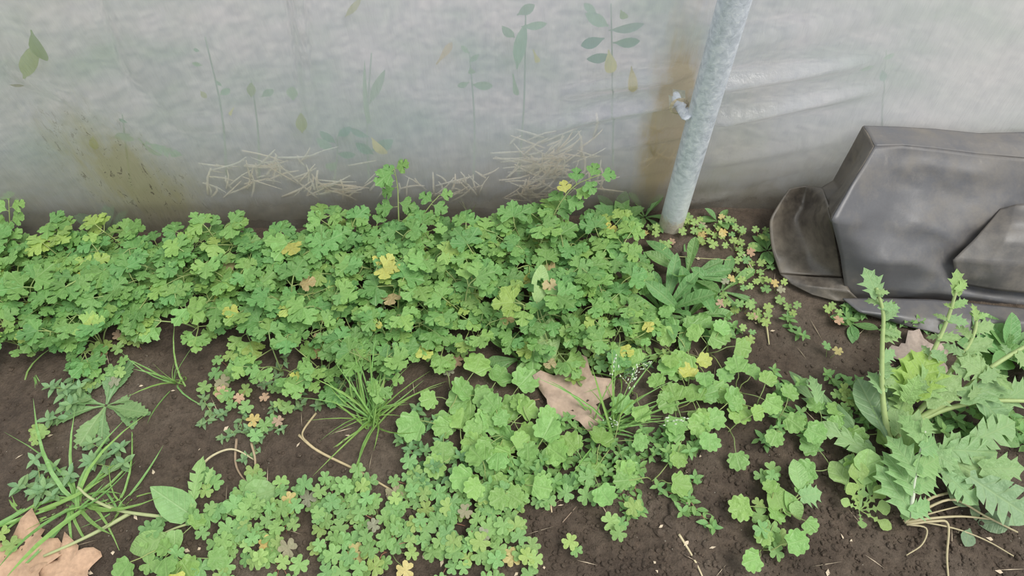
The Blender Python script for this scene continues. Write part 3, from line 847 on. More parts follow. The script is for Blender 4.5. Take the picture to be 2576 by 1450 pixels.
# ------------------------------------------------------------------ wood sorrel
STALK = []
for k in range(5):
    b = R.uniform(-.2, .2)
    V, Fc = tube(spline([(0, 0, 0), (b, .08, .35), (b, .45, .75), (0, 1, 1)], 3), .5, 4, False)
    STALK.append((V, Fc))
def stalk_mesh(a, b, r0, r1, bow=0.25, name='leaf_stalk'):
    d = b - a
    m1 = a + d * .35 + Vector((R.uniform(-.1, .1) * d.length, R.uniform(-.1, .1) * d.length, bow * d.length * .6))
    pts = [a, m1, a + d * .7 + Vector((0, 0, bow * d.length * .35)), b]
    pts = spline(pts, 2)
    V, Fc = tube(pts, [r0 + (r1 - r0) * i / (len(pts) - 1) for i in range(len(pts))], 4, False)
    return mesh(name, V, Fc, M_STEM)
def sorrel(px, py, rp, n, s, tint, where, red=0.04, text='heart-leaved wood sorrel clump'):
    p = on(px, py)
    rad = rp * (1.45 / SP) / FPX * .98
    pl = empty('wood_sorrel', p)
    n = max(1, round(n * .72))
    for i in range(n):
        a = i * 2.4 + R.uniform(-.5, .5); r = rad * math.sqrt((i + .5) / n) * R.uniform(.8, 1.1)
        q = rv(a) * r; q.y *= 1.05
        q.z = hz(p.x + q.x, p.y + q.y) - p.z + R.uniform(.012, .034) * (s / .03) ** .5
        t = tint if R.random() < .75 else R.choice([C_OX, C_OX2, C_OX2])
        if R.random() < red: t = R.choice([C_OXR, (.62, .5, .2), (.55, .36, .24)])
        M = frame(q, tilt(rv(R.uniform(0, 6.28)), .1), tilt(Z + Vector((0, -.25, 0)), .3), s * R.uniform(.75, 1.15))
        lf = ob('leaf', R.choice(TRI), pl, M, hsvj(t, .14, .08))
        b = rv(a + R.uniform(-.6, .6)) * r * R.uniform(.1, .6); b.z = hz(p.x + b.x, p.y + b.y) - p.z - .001
        ob('leaf_stalk', stalk_mesh(b, q, .0009, .0006), lf, color=hsvj(C_STR if R.random() < .5 else C_STG, .15), pinv=M.inverted())
    row(pl, text, 'plant', 'wood sorrel clumps', where)
front1 = [(1330, 1420, 38, 7), (1225, 1425, 45, 9), (1130, 1405, 50, 12), (985, 1385, 62, 17), (870, 1415, 55, 15), (705, 1425, 55, 14), (565, 1428, 45, 10), (1290, 1365, 50, 11), (420, 1435, 40, 8)]
front2 = [(610, 1300, 50, 15), (690, 1335, 60, 19), (620, 1380, 45, 10), (850, 1330, 62, 20), (955, 1305, 58, 17), (1060, 1290, 60, 17), (1110, 1340, 55, 16), (1190, 1315, 58, 16), (1265, 1300, 52, 14), (520, 1320, 34, 6), (395, 1345, 28, 5)]
front3 = [(645, 1245, 42, 11), (725, 1262, 48, 13), (830, 1258, 55, 15), (905, 1238, 42, 10), (1035, 1225, 45, 11), (1150, 1250, 46, 12), (1250, 1240, 45, 11), (1345, 1245, 42, 9), (1460, 1225, 45, 9), (540, 1225, 22, 4)]
for lst, w in ((front1, 'strip along the bottom edge'), (front2, 'second strip above the bottom edge'), (front3, 'third strip beside the long straw')):
    for (x, y, r, n) in lst: sorrel(x, y, r, n, .030, C_OX, w)
for (x, y, r, n) in [(590, 925, 46, 12), (555, 975, 40, 9), (600, 1015, 36, 8), (680, 985, 34, 6), (745, 985, 34, 7), (720, 1045, 28, 4), (660, 1080, 34, 6)]:
    sorrel(x, y, r, n, .026, C_OX, 'bare soil below the parsley', .15)
for (x, y, r, n) in [(310, 865, 36, 6), (262, 905, 30, 5), (305, 945, 30, 5), (350, 880, 24, 3), (250, 960, 26, 4), (110, 1100, 20, 4), (25, 1375, 26, 3)]:
    sorrel(x, y, r, n, .028, C_OX2, 'soil around the toothed rosette', .10)
for (x, y, r, n) in [(1735, 578, 34, 13), (1785, 600, 46, 18), (1835, 575, 34, 10), (1850, 635, 52, 17), (1640, 590, 26, 7), (1672, 628, 26, 7), (1905, 600, 26, 5)]:
    sorrel(x, y, r, n, .019, C_OX2, 'mound around the pole foot', .16, 'pale small-leaved sorrel clump')
for (x, y, r, n) in [(1900, 695, 46, 13), (1850, 720, 40, 10), (1950, 740, 32, 7), (1795, 765, 34, 8), (1870, 785, 36, 9), (1915, 805, 30, 7), (1990, 785, 22, 4), (2090, 800, 30, 5), (1875, 850, 26, 4)]:
    sorrel(x, y, r, n, .020, C_OX2, 'slope between pole and black sheet', .16, 'pale small-leaved sorrel clump')
for (x, y, r, n) in [(1890, 1310, 38, 5), (1925, 1215, 26, 5), (1945, 1360, 30, 4), (1440, 1390, 16, 3), (1550, 1325, 22, 4), (1580, 1290, 10, 1)]:
    sorrel(x, y, r, n, .029, C_OX, 'bare soil at the bottom right', .05)
for (x, y, r, n) in [(2085, 900, 22, 3), (2110, 1020, 30, 5), (2150, 1140, 26, 4), (1560, 900, 26, 4), (1500, 930, 20, 3), (1150, 895, 28, 5), (1125, 925, 24, 4), (1075, 860, 20, 3)]:
    sorrel(x, y, r, n, .025, C_OX, 'gaps of the middle ground', .12)

# ------------------------------------------------------------------ round scalloped-leaf weeds
def scalloped(px, py, n, s, where, tint=C_SCAL, rad=.055, yellow=.05):
    p = on(px, py)
    pl = empty('scalloped_weed', p)
    a0 = R.uniform(0, 6.28)
    for i in range(n):
        a = a0 + i * 2.4 + R.uniform(-.35, .35); r = rad * R.uniform(.45, 1.15)
        q = rv(a) * r; q.z = R.uniform(.03, .06) * (1.2 - .4 * r / rad)
        d = rv(a + R.uniform(-.4, .4)); d.z = R.uniform(-.3, .2)
        t = tint if R.random() > yellow else (.50, .55, .14)
        sc = s * R.uniform(.7, 1.12)
        up = tilt(Z + rv(a) * -.1 + Vector((0, -.35, 0)), .25)
        M = frame(q, d, up, sc)
        M = M @ Matrix.Translation((0, -.1, 0))
        lf = ob('leaf', R.choice(SCAL), pl, M, hsvj(t, .14, .08))
        ob('leaf_stalk', stalk_mesh(Vector((R.uniform(-.006, .006), R.uniform(-.006, .006), 0)), q, .0014, .001), lf, color=hsvj(C_STG, .15), pinv=M.inverted())
    row(pl, 'round-leaved scalloped weed', 'plant', 'scalloped-leaf weeds', where)
for (x, y, n) in [(1150, 1005, 5), (1225, 1010, 4), (1125, 1070, 4), (1270, 1035, 3)]: scalloped(x, y, n, .060, 'patch left of the brown dead leaf')
for (x, y, n) in [(1190, 1100, 6), (1265, 1100, 6), (1335, 1090, 5), (1160, 1150, 3), (1245, 1165, 4), (1330, 1160, 4)]: scalloped(x, y, n, .055, 'dense patch below the brown dead leaf')
for (x, y, n) in [(1725, 855, 5), (1780, 890, 5), (1690, 890, 5), (1745, 910, 4)]: scalloped(x, y, n, .052, 'patch right of the narrow-leaved rosettes')
for (x, y, n) in [(1590, 990, 2), (1640, 970, 2), (1735, 990, 5), (1690, 1030, 4), (1860, 990, 5), (1905, 1030, 3), (1775, 1075, 4), (1715, 1090, 3), (1835, 1085, 3)]: scalloped(x, y, n, .050, 'patch right of the flowering grass')
for (x, y, n) in [(1300, 1225, 4), (1230, 1215, 4), (1640, 1210, 3), (1480, 1190, 4), (1540, 1115, 4)]: scalloped(x, y, n, .048, 'edge of the bare soil in front')
for (x, y, n) in [(2075, 1090, 4), (2130, 1110, 4), (2100, 1190, 4), (1960, 1090, 3), (1940, 1290, 5), (1925, 1390, 3)]: scalloped(x, y, n, .046, 'soil left of the big sow thistle')
for (x, y, n) in [(430, 1385, 4), (470, 1415, 4)]: scalloped(x, y, n, .046, 'lower left corner')

# ------------------------------------------------------------------ small opposite-leaved weeds
def speedwell(px, py, n, L, where, tint=C_SPEED, stemc=C_STG, ls=.021, rise=.6, text='small paired-leaf weed'):
    p = on(px, py)
    pl = empty('chickweed', p)
    a0 = R.uniform(0, 6.28)
    for i in range(n):
        a = a0 + i * 6.28 / n + R.uniform(-.5, .5)
        l = L * R.uniform(.7, 1.15)
        e = rv(a) * l * .75
        pts = spline([Vector((0, 0, 0)), e * .35 + Z * l * .12 * rise * 2, e * .75 + Z * l * .3 * rise * 2, e + Z * l * .5 * rise * 2], 4)
        V, Fc = tube(pts, [.0011 - .0004 * k / (len(pts) - 1) for k in range(len(pts))], 4, False)
        sh = ob('shoot', mesh('shoot', V, Fc, M_STEM), pl, color=hsvj(stemc, .15))
        nodes = 4 if l > .05 else 3
        for k in range(nodes + 1):
            f = (k + 1) / (nodes + 1)
            at = pts[int(f * (len(pts) - 1))]
            sz = ls * (1.0 if k < nodes else .8) * R.uniform(.85, 1.15)
            n_l = 2 if k < nodes else 4
            b0 = a + (k % 2) * 1.57 + .78
            for w in range(n_l):
                d = rv(b0 + w * 6.28 / n_l + R.uniform(-.2, .2)); d.z = R.uniform(.05, .35) if k < nodes else R.uniform(.3, .8)
                ob('leaf', R.choice(LEAF['ovate']), sh, frame(at, d, tilt(Z, .2), sz), hsvj(tint, .15, .08))
    row(pl, text, 'plant', 'small paired-leaf weeds', where)
for (x, y, n) in [(1265, 1190, 3), (1330, 1180, 3), (1400, 1195, 3), (1450, 1150, 3), (1520, 1160, 3), (1570, 1130, 3), (1610, 1160, 3), (1650, 1110, 3), (1700, 1140, 3), (1400, 1110, 3), (1470, 1080, 2), (1750, 1110, 2)]:
    speedwell(x, y, n, .052, 'belt under the scalloped weeds')
for (x, y, n) in [(1300, 1245, 2), (1380, 1235, 3), (1440, 1215, 2), (1500, 1215, 2)]: speedwell(x, y, n, .045, 'strip above the bare soil')
for (x, y, n) in [(1565, 1250, 2), (1600, 1240, 2), (1710, 1250, 3), (1760, 1290, 2)]: speedwell(x, y, n, .055, 'red-stemmed runners on bare soil', stemc=C_STR, rise=.25)
for (x, y, n) in [(1045, 1120, 3), (1060, 1175, 3), (1095, 1210, 3), (1120, 1150, 3), (1180, 1180, 3), (1060, 1070, 3)]: speedwell(x, y, n, .045, 'patch right of the grass tuft', tint=(.17, .33, .13))
for (x, y, n) in [(180, 975, 3), (165, 1040, 2), (220, 1000, 2), (275, 1140, 3), (290, 1175, 2), (100, 1215, 3), (150, 1225, 4)]: speedwell(x, y, n, .048, 'soil by rosette and long grass', tint=(.22, .37, .17), ls=.026)
for (x, y, n) in [(535, 1045, 3), (600, 1075, 3), (680, 1075, 3), (700, 940, 2), (760, 1000, 2), (645, 1130, 2), (860, 960, 3), (825, 1000, 2)]: speedwell(x, y, n, .05, 'bare soil left of the grass tuft', tint=(.20, .33, .15), ls=.018, rise=.3)
for (x, y, n) in [(1420, 890, 3), (1460, 905, 2), (1395, 930, 2), (1480, 930, 2), (1620, 890, 3), (1600, 830, 3)]: speedwell(x, y, n, .06, 'ground above the brown dead leaf', tint=(.27, .40, .12), ls=.024, rise=.35)
for (x, y, n) in [(1965, 975, 3), (1975, 1040, 3), (2110, 960, 2), (2175, 1045, 3), (2210, 1075, 3), (2140, 1010, 2), (1900, 1105, 1), (1920, 1125, 1), (2050, 1140, 1)]: speedwell(x, y, n, .05, 'soil below the black sheet', ls=.022)
for (x, y, n) in [(2145, 800, 3), (2240, 820, 3), (2330, 830, 2), (1995, 830, 2), (1830, 850, 1), (1870, 830, 1)]: speedwell(x, y, n, .045, 'foot of the black sheet', ls=.02)
for (x, y, n) in [(2370, 1060, 3), (2440, 1090, 3), (2500, 1060, 3), (2560, 1090, 3)]: speedwell(x, y, n, .06, 'shade under the sow thistle', ls=.028)

# ------------------------------------------------------------------ rosettes
def rosette(name, px, py, n, L, kind, tint, label, el=(.15, .8), wd=1.0, cat='plant', azs=None, lens=None, group=None):
    p = on(px, py)
    pl = empty(name, p)
    a0 = R.uniform(0, 6.28)
    for i in range(n):
        a = (a0 + i * 2.4 + R.uniform(-.25, .25)) if azs is None else math.radians(azs[i])
        e = R.uniform(*el)
        d = rv(a) * math.cos(e); d.z = math.sin(e)
        l = L * R.uniform(.75, 1.1) if lens is None else lens[i]
        ob('leaf', R.choice(LEAF[kind]), pl, frame(rv(a) * .003 + Z * .004, d, tilt(Z, .25), l, sx=wd * R.uniform(.9, 1.1)), hsvj(tint, .12, .07))
    tag(pl, label, cat, group)
    return pl
rosette('narrow_leaf_rosette', 1727, 700, 12, .115, 'spat', C_FLEA, 'upper narrow-leaved green rosette below the pole foot', (.2, .9), .9)
rosette('narrow_leaf_rosette', 1668, 790, 12, .125, 'spat', C_FLEA, 'left one of the two touching narrow-leaved rosettes in the bed corner', (.4, 1.1), .85)
rosette('narrow_leaf_rosette', 1728, 800, 13, .115, 'spat', C_FLEA, 'right one of the two touching narrow-leaved rosettes in the bed corner', (.2, .9), .9)
rosette('narrow_leaf_rosette', 1815, 735, 7, .090, 'spat', C_FLEA, 'sparse narrow-leaved rosette among pale sorrel right of the bed', (.15, .6), .9)
rosette('narrow_leaf_rosette', 1622, 548, 9, .075, 'spat', C_FLEA, 'narrow-leaved rosette at the foot of the film just left of the pole', (.2, .8), 1.0)
rosette('narrow_leaf_rosette', 1550, 560, 6, .075, 'oval', C_FLEA, 'broad grey-green leaves against the film left of the pole rosette', (.4, 1.0), .8)
rosette('narrow_leaf_rosette', 1580, 862, 7, .105, 'spat', (.18, .33, .15), 'flat rosette of long blue-green leaves above the flowering grass', (.05, .3), .75, azs=[10, 25, 195, 215, 265, 300, 320])
rosette('narrow_leaf_rosette', 1305, 905, 9, .075, 'spat', C_FLEA, 'glossy spoon-leaved rosette above the brown dead leaf', (.15, .7), 1.3)
rosette('narrow_leaf_rosette', 1930, 632, 7, .052, 'oval', (.20, .38, .12), 'small neat rosette touching the curled edge of the black sheet', (.1, .5), .8)
rosette('narrow_leaf_rosette', 1805, 560, 5, .050, 'oval', C_FLEA, 'tiny rosette against the film right of the pole', (.2, .8), .8)
rosette('narrow_leaf_rosette', 2140, 815, 8, .055, 'oval', C_FLEA, 'small rosette on soil at the foot of the black sheet', (.1, .5), .85)
rosette('toothed_rosette', 268, 1022, 9, .11, 'lance', C_LANCE, 'flat rosette of long toothed leaves on bare soil at left', (.05, .25), 1.0,
        azs=[75, 95, 168, 196, 255, 278, -14, -22, 20], lens=[.105, .085, .095, .115, .10, .10, .105, .12, .07])
rosette('narrow_leaf_rosette', 270, 590, 6, .085, 'oval', (.17, .33, .15), 'smooth-leaved shoot standing above the parsley at far left', (.5, 1.2), .7)
rosette('broad_leaf_weed', 2540, 900, 12, .10, 'oval', C_FLEA, 'broad smooth-leaved weed at the right edge below the black sheet', (.1, .8), .9)
rosette('broad_leaf_weed', 2470, 880, 8, .08, 'oval', C_FLEA, 'broad smooth-leaved weed tucked behind the sow thistle stems', (.1, .8), .9)

# ------------------------------------------------------------------ grasses
def grass(px, py, n, L, label, el=(.3, 1.3), tint=C_GRASS, wd=1.0, azr=None, heads=0):
    p = on(px, py)
    pl = empty('grass_tuft', p)
    for i in range(n):
        a = R.uniform(0, 6.28) if azr is None or R.random() < .3 else math.radians(R.uniform(*azr))
        e = R.uniform(*el); d = rv(a) * math.cos(e); d.z = math.sin(e)
        l = L * R.uniform(.35, 1.2)
        ob('blade', R.choice(LEAF['grass']), pl, frame(rv(R.uniform(0, 6.28)) * R.uniform(0, .022), d, tilt(Z, .2), l, sx=min(1.25, wd * R.uniform(.8, 1.25) * .15 / l)), hsvj(tint, .15, .1))
    for i in range(heads):
        a = R.uniform(0, 6.28) if azr is None else math.radians(R.uniform(*azr)); e = R.uniform(.5, 1.1)
        d = (rv(a) * math.cos(e) + Z * math.sin(e)); tip = d * L * R.uniform(.9, 1.2)
        V, Fc = tube([Vector((0, 0, 0)), tip * .5 + Z * .01, tip], [.0012, .001, .0006], 4)
        hd = ob('flower_stalk', mesh('flower_stalk', V, Fc, M_STEM), pl, color=C_GRASS)
        V, Fc = [], []
        for k in range(14):
            q = tip - d * .004 * k + tilt(rv(R.uniform(0, 6.28)), .3) * .0016 * (k * .5 + 1)
            o = len(V); V += [q + v * .0016 + d * v.dot(d) * .0018 for v in ICO_V]; Fc += [tuple(o + i_ for i_ in f) for f in ICO_F]
        ob('flower_head', mesh('flower_head', V, Fc, M_STEM), hd, color=(.55, .62, .48))
    tag(pl, label, 'grass', 'grass tufts')
    return pl
grass(935, 1062, 64, .155, 'dense tuft of thin green grass in the middle of the bed', (.3, 1.4), heads=0, wd=.55, azr=(35, 165))
grass(1535, 1080, 26, .17, 'loose sprawling grass with pale flower heads right of the dead leaf', (.1, 1.1), heads=3, wd=.65, azr=(-20, 120))
grass(1500, 1060, 10, .13, 'few thin grass blades over the right tip of the dead leaf', (.4, 1.3), wd=.6, heads=1)
grass(1555, 950, 6, .09, 'small grass tuft with pale head below the blue-green rosette', (.5, 1.3), wd=.6, heads=2)
grass(445, 965, 16, .11, 'upright grass tuft on the bare soil left of the parsley gap', (.2, 1.4), wd=.55)
grass(85, 945, 7, .10, 'small drooping grass sprig at the left below the parsley', (.05, .5), wd=1.0)
grass(195, 1270, 26, .17, 'long-bladed sprawling grass at the lower left', (.05, .6), wd=1.3)
grass(60, 1300, 14, .16, 'long flat grass blades at the left edge near the bottom', (.05, .5), wd=1.2)
grass(310, 1270, 16, .13, 'mat of thin grass blades beside the lying weed stem', (.05, .5), wd=.8)
grass(1180, 545, 8, .08, 'sparse thin grass standing against the film mid-photo', (.8, 1.5), wd=.4, tint=(.3, .36, .2), heads=1)
grass(985, 860, 4, .10, 'single pale grass stalk with seed head over the parsley', (.8, 1.4), wd=.5, heads=2)

# ------------------------------------------------------------------ big sow thistle
def leafy(name, base, label, cat='plant', group=None):
    b = on(*base); o = empty(name, b); tag(o, label, cat, group); return o, b
def stem(pl, b, pts, r0, r1, color=C_STG, name='stem', mat=None):
    sp_ = spline([G(*q) - b for q in pts], 5)
    V, Fc = tube(sp_, [r0 + (r1 - r0) * i / (len(sp_) - 1) for i in range(len(sp_))], 7)
    return ob(name, mesh(name, V, Fc, mat or M_STEM), pl, color=color), sp_
def leaf_to(pl, b, a, t, kind, tint, wd=1.0, up=(0, -.35, 1), parent=None, s=1.0, lift=0.0, roll=0):
    A_, T_ = G(*a) - b, G(*t) - b
    d = T_ - A_
    return ob('leaf', R.choice(LEAF[kind]), parent or pl, frame(A_, d, up, d.length * s, roll, wd), hsvj(tint, .10, .07))
th, b = leafy('sow_thistle', (2265, 1195), 'large pale green sow thistle with jagged leaves and several stems at right')
stems = [
    ([(2255, 1160, .01), (2228, 1060, .06), (2219, 960, .11), (2220, 860, .17), (2222, 790, .21), (2205, 725, .25)], .0065, .003),
    ([(2275, 1060, .04), (2310, 960, .09), (2350, 880, .14), (2385, 800, .19), (2408, 725, .24)], .0062, .003),
    ([(2290, 1060, .04), (2350, 990, .08), (2420, 895, .12), (2450, 840, .15), (2458, 800, .17)], .0062, .003),
    ([(2300, 1060, .04), (2400, 1000, .08), (2500, 920, .12), (2600, 860, .15)], .0065, .004),
    ([(2300, 1065, .04), (2380, 1030, .06), (2480, 1010, .08), (2610, 1010, .09)], .006, .004)]
SP3 = []
for pts, r0, r1 in stems:
    o, sp_ = stem(th, b, pts, r0, r1, (.33, .42, .17)); SP3.append((o, sp_))
V, Fc = tube([Vector((0, 0, -.01)), Vector((.01, .05, .02)), Vector((.03, .12, .04))], [.02, .018, .012], 9)
ob('crown', mesh('crown', V, Fc, M_STEM), th, color=(.33, .38, .18))
C_T2 = (0.289, 0.459, 0.156); C_T3 = (0.306, 0.476, 0.102)
for (a, t, k, tnt, wd) in [
    # leaves of the first stem
    ((2208, 745, .24), (2180, 672, .27), 'clasp', C_THIS, 1.1), ((2205, 735, .25), (2238, 735, .26), 'clasp', C_THIS, .9), ((2212, 770, .22), (2266, 775, .23), 'clasp', C_THIS, .9),
    ((2220, 760, .22), (2185, 755, .23), 'clasp', C_THIS, .8), ((2224, 800, .20), (2264, 770, .21), 'clasp', C_THIS, 1.0), ((2221, 850, .17), (2276, 832, .18), 'clasp', C_THIS, 1.2), ((2222, 835, .18), (2265, 845, .17), 'clasp', C_THIS, .7),
    ((2219, 905, .14), (2258, 880, .15), 'clasp', C_THIS, 1.2), ((2217, 960, .11), (2255, 960, .12), 'clasp', C_THIS, 1.3), ((2220, 985, .1), (2190, 930, .11), 'clasp', C_THIS, 1.1), ((2222, 945, .12), (2240, 890, .12), 'clasp', C_THIS, 1.0),
    # second stem
    ((2405, 740, .23), (2412, 676, .26), 'clasp', C_T2, 1.0), ((2405, 730, .24), (2442, 708, .25), 'clasp', C_T2, .8), ((2400, 770, .21), (2438, 755, .22), 'clasp', C_T2, 1.0), ((2400, 775, .21), (2375, 762, .21), 'clasp', C_T2, .8),
    ((2385, 800, .19), (2440, 815, .19), 'clasp', C_THIS, .9), ((2380, 805, .19), (2350, 785, .19), 'clasp', C_THIS, .8), ((2362, 850, .16), (2420, 850, .16), 'clasp', C_THIS, .8), ((2365, 845, .16), (2330, 850, .15), 'clasp', C_THIS, .8),
    ((2345, 890, .14), (2400, 905, .13), 'clasp', C_THIS, .9), ((2340, 895, .13), (2320, 865, .13), 'clasp', C_THIS, .9),
    # third stem
    ((2455, 805, .17), (2456, 765, .19), 'clasp', C_T2, .8), ((2456, 800, .17), (2492, 790, .18), 'clasp', C_T2, .7), ((2455, 800, .17), (2438, 785, .17), 'clasp', C_T2, .7),
    ((2450, 830, .15), (2510, 815, .16), 'clasp', C_THIS, 1.0), ((2440, 850, .15), (2410, 810, .15), 'clasp', C_THIS, .9), ((2430, 880, .13), (2500, 855, .14), 'clasp', C_THIS, 1.0), ((2420, 890, .13), (2370, 865, .13), 'clasp', C_THIS, .9),
    ((2410, 905, .12), (2480, 910, .12), 'clasp', C_THIS, 1.0), ((2400, 920, .12), (2440, 960, .11), 'clasp', C_THIS, .9),
    # bright middle tuft
    ((2290, 1000, .09), (2300, 885, .14), 'clasp', C_T3, 1.3), ((2300, 990, .10), (2345, 875, .15), 'clasp', C_T3, 1.3), ((2310, 990, .10), (2390, 925, .14), 'clasp', C_T2, 1.3), ((2285, 1000, .09), (2250, 920, .13), 'clasp', C_T2, 1.2),
    ((2300, 1000, .09), (2330, 970, .13), 'clasp', C_THIS, 1.3), ((2280, 1010, .09), (2310, 950, .14), 'clasp', C_T2, 1.2),
    ((2280, 1040, .06), (2262, 960, .1), 'clasp', C_T2, 1.0), ((2330, 1010, .09), (2420, 945, .12), 'clasp', C_THIS, 1.1),
    # fourth and fifth stems
    ((2480, 940, .12), (2420, 900, .14), 'clasp', C_THIS, 1.3), ((2470, 955, .12), (2520, 930, .13), 'clasp', C_THIS, 1.1), ((2480, 930, .12), (2550, 985, .11), 'clasp', C_THIS, .6), ((2560, 890, .14), (2600, 930, .13), 'clasp', C_THIS, 1.1), ((2540, 900, .13), (2530, 860, .14), 'clasp', C_THIS, .9),
    ((2420, 1000, .09), (2560, 960, .12), 'clasp', C_THIS, .8), ((2470, 1012, .09), (2576, 1100, .06), 'clasp', C_THIS, 1.0), ((2440, 1000, .1), (2475, 965, .11), 'clasp', C_THIS, .7), ((2520, 1012, .08), (2620, 960, .1), 'clasp', C_THIS, .9),
    # leaves lying left
    ((2235, 1190, .02), (1960, 880, .06), 'thistle', (.25, .40, .18), .36), ((2060, 1010, .05), (2045, 935, .06), 'clasp', C_THIS, .7), ((2225, 1160, .03), (2050, 1060, .05), 'thistle', C_THIS, .65), ((2240, 1180, .03), (2110, 1160, .04), 'thistle', C_THIS, .9),
    ((2230, 1100, .05), (2160, 950, .07), 'oval', (.20, .33, .17), 1.1), ((2245, 1060, .05), (2225, 930, .08), 'oval', (.20, .33, .17), .9), ((2250, 1080, .05), (2190, 1020, .06), 'thistle', C_THIS, 1.0), ((2260, 1090, .05), (2255, 1000, .09), 'clasp', C_THIS, 1.0),
    # broad leaves toward the viewer and right
    ((2270, 1150, .07), (2330, 1040, .13), 'clasp', C_THIS, .9), ((2360, 1160, .06), (2430, 1090, .09), 'clasp', C_THIS, 1.0), ((2330, 1130, .07), (2420, 1180, .08), 'clasp', C_THIS, 1.1), ((2360, 1130, .07), (2530, 1140, .09), 'thistle', C_THIS, 1.2),
    ((2370, 1150, .06), (2560, 1240, .07), 'thistle', C_THIS, 1.3), ((2360, 1180, .06), (2470, 1270, .06), 'thistle', C_THIS, 1.2), ((2440, 1200, .07), (2600, 1310, .05), 'thistle', (.27, .42, .22), 1.5), ((2420, 1120, .07), (2576, 1060, .1), 'thistle', C_THIS, 1.2),
    ((2350, 1160, .06), (2440, 1230, .07), 'oval', C_THIS, 1.0), ((2470, 1180, .07), (2590, 1180, .09), 'clasp', C_THIS, 1.1), ((2480, 1080, .06), (2570, 1120, .07), 'oval', C_FLEA, 1.1)]:
    leaf_to(th, b, a, t, k, tnt, wd * (.72 if k == 'thistle' else .85), up=(R.uniform(-.2, .2), -.4, 1))
# the large upright leaf in front: a lobed leaf whose lobes stand out from a pale rib
fo_rib = spline([G(2290, 1300, .05) - b, G(2298, 1240, .075) - b, G(2308, 1170, .10) - b, G(2328, 1085, .13) - b], 5)
V, Fc = tube(fo_rib, [.0048 - .003 * i / (len(fo_rib) - 1) for i in range(len(fo_rib))], 7)
rib = ob('leaf_rib', mesh('leaf_rib', V, Fc, M_STEM), th, color=(.50, .55, .42))
for (a, t, wd) in [((2290, 1285, .06), (2205, 1165, .075), .75), ((2292, 1290, .06), (2352, 1265, .06), 1.0), ((2288, 1300, .055), (2262, 1300, .04), 1.2), ((2300, 1225, .08), (2372, 1200, .075), .95), ((2298, 1235, .08), (2228, 1130, .09), .75),
                   ((2306, 1180, .10), (2382, 1150, .09), .95), ((2304, 1190, .1), (2238, 1090, .11), .75), ((2320, 1110, .125), (2268, 1035, .13), .8), ((2318, 1130, .12), (2385, 1110, .11), .9), ((2325, 1090, .13), (2345, 1050, .13), 1.0)]:
    A_, T_ = G(*a) - b, G(*t) - b
    ob('lobe', R.choice(LEAF['clasp']), rib, frame(A_, T_ - A_, (0, -.5, 1), (T_ - A_).length, 0, wd), hsvj((.25, .43, .17), .08))

# ------------------------------------------------------------------ other single plants
ms, b = leafy('mallow_seedling', (1955, 1305), 'seedling with one tall oval leaf and kidney leaves on bare soil at lower right')
for (a, t, k, tnt, wd) in [((2012, 1240, .04), (2008, 1160, .07), 'oval', (.28, .46, .17), 1.1), ((2015, 1250, .04), (2072, 1240, .05), 'clasp', (.24, .43, .18), 1.3), ((1995, 1265, .04), (2020, 1310, .03), 'heart', (.30, .47, .16), 1.2),
                           ((1965, 1280, .03), (1945, 1215, .05), 'heart', C_SCAL, 1.4), ((1975, 1275, .03), (1990, 1300, .03), 'heart', C_SCAL, 1.2), ((1950, 1335, .02), (1925, 1380, .02), 'heart', C_SCAL, 1.2), ((2000, 1285, .03), (1975, 1235, .045), 'heart', C_SCAL, 1.0)]:
    lf = leaf_to(ms, b, a, t, k, tnt, wd)
    ob('leaf_stalk', stalk_mesh(Vector((0, 0, 0)), G(*a) - b, .0016, .0013), lf, color=C_STG, pinv=lf.matrix_basis.inverted())
cr, b = leafy('cress_seedling', (2165, 1290), 'pale seedling with lobed spoon leaves in front of the sow thistle')
for (t, wd) in [((2115, 1170, .06), .9), ((2155, 1160, .06), .8), ((2185, 1130, .07), .9), ((2120, 1260, .03), .8), ((2170, 1330, .02), .9), ((2240, 1275, .04), 1.0), ((2245, 1330, .02), .7), ((2210, 1220, .05), .8), ((2135, 1215, .05), .9), ((2230, 1230, .05), .8)]:
    leaf_to(cr, b, (2163 + R.uniform(-4, 4), 1285, .012), t, 'lyrate', (.30, .46, .15), wd * 1.1)
ws, b = leafy('lying_weed', (490, 1318), 'long-stemmed weed lying on soil with a big rounded leaf at lower left')
for pts, r in [([(490, 1312, .012), (400, 1300, .015), (300, 1285, .02), (230, 1255, .03), (195, 1225, .04)], .0042), ([(330, 1290, .012), (260, 1330, .012), (190, 1365, .012), (110, 1400, .01)], .0045), ([(485, 1315, .012), (440, 1330, .012), (395, 1350, .02)], .003)]:
    stem(ws, b, pts, r, r * .6, (.36, .40, .20))
for (a, t, k, wd) in [((480, 1295, .02), (378, 1225, .06), 'heart', 1.0), ((485, 1275, .03), (497, 1150, .07), 'thistle', .55), ((480, 1312, .015), (690, 1230, .03), 'lyrate', .8), ((440, 1345, .02), (318, 1385, .035), 'oval', 1.0), ((520, 1215, .05), (535, 1175, .06), 'clasp', .6), ((440, 1335, .03), (440, 1395, .02), 'heart', 1.2)]:
    leaf_to(ws, b, a, t, k, (.27, .45, .16), wd)
hl, b = leafy('holed_leaf_weed', (1365, 925), 'weed with pale bitten leaves full of holes above the dead leaf')
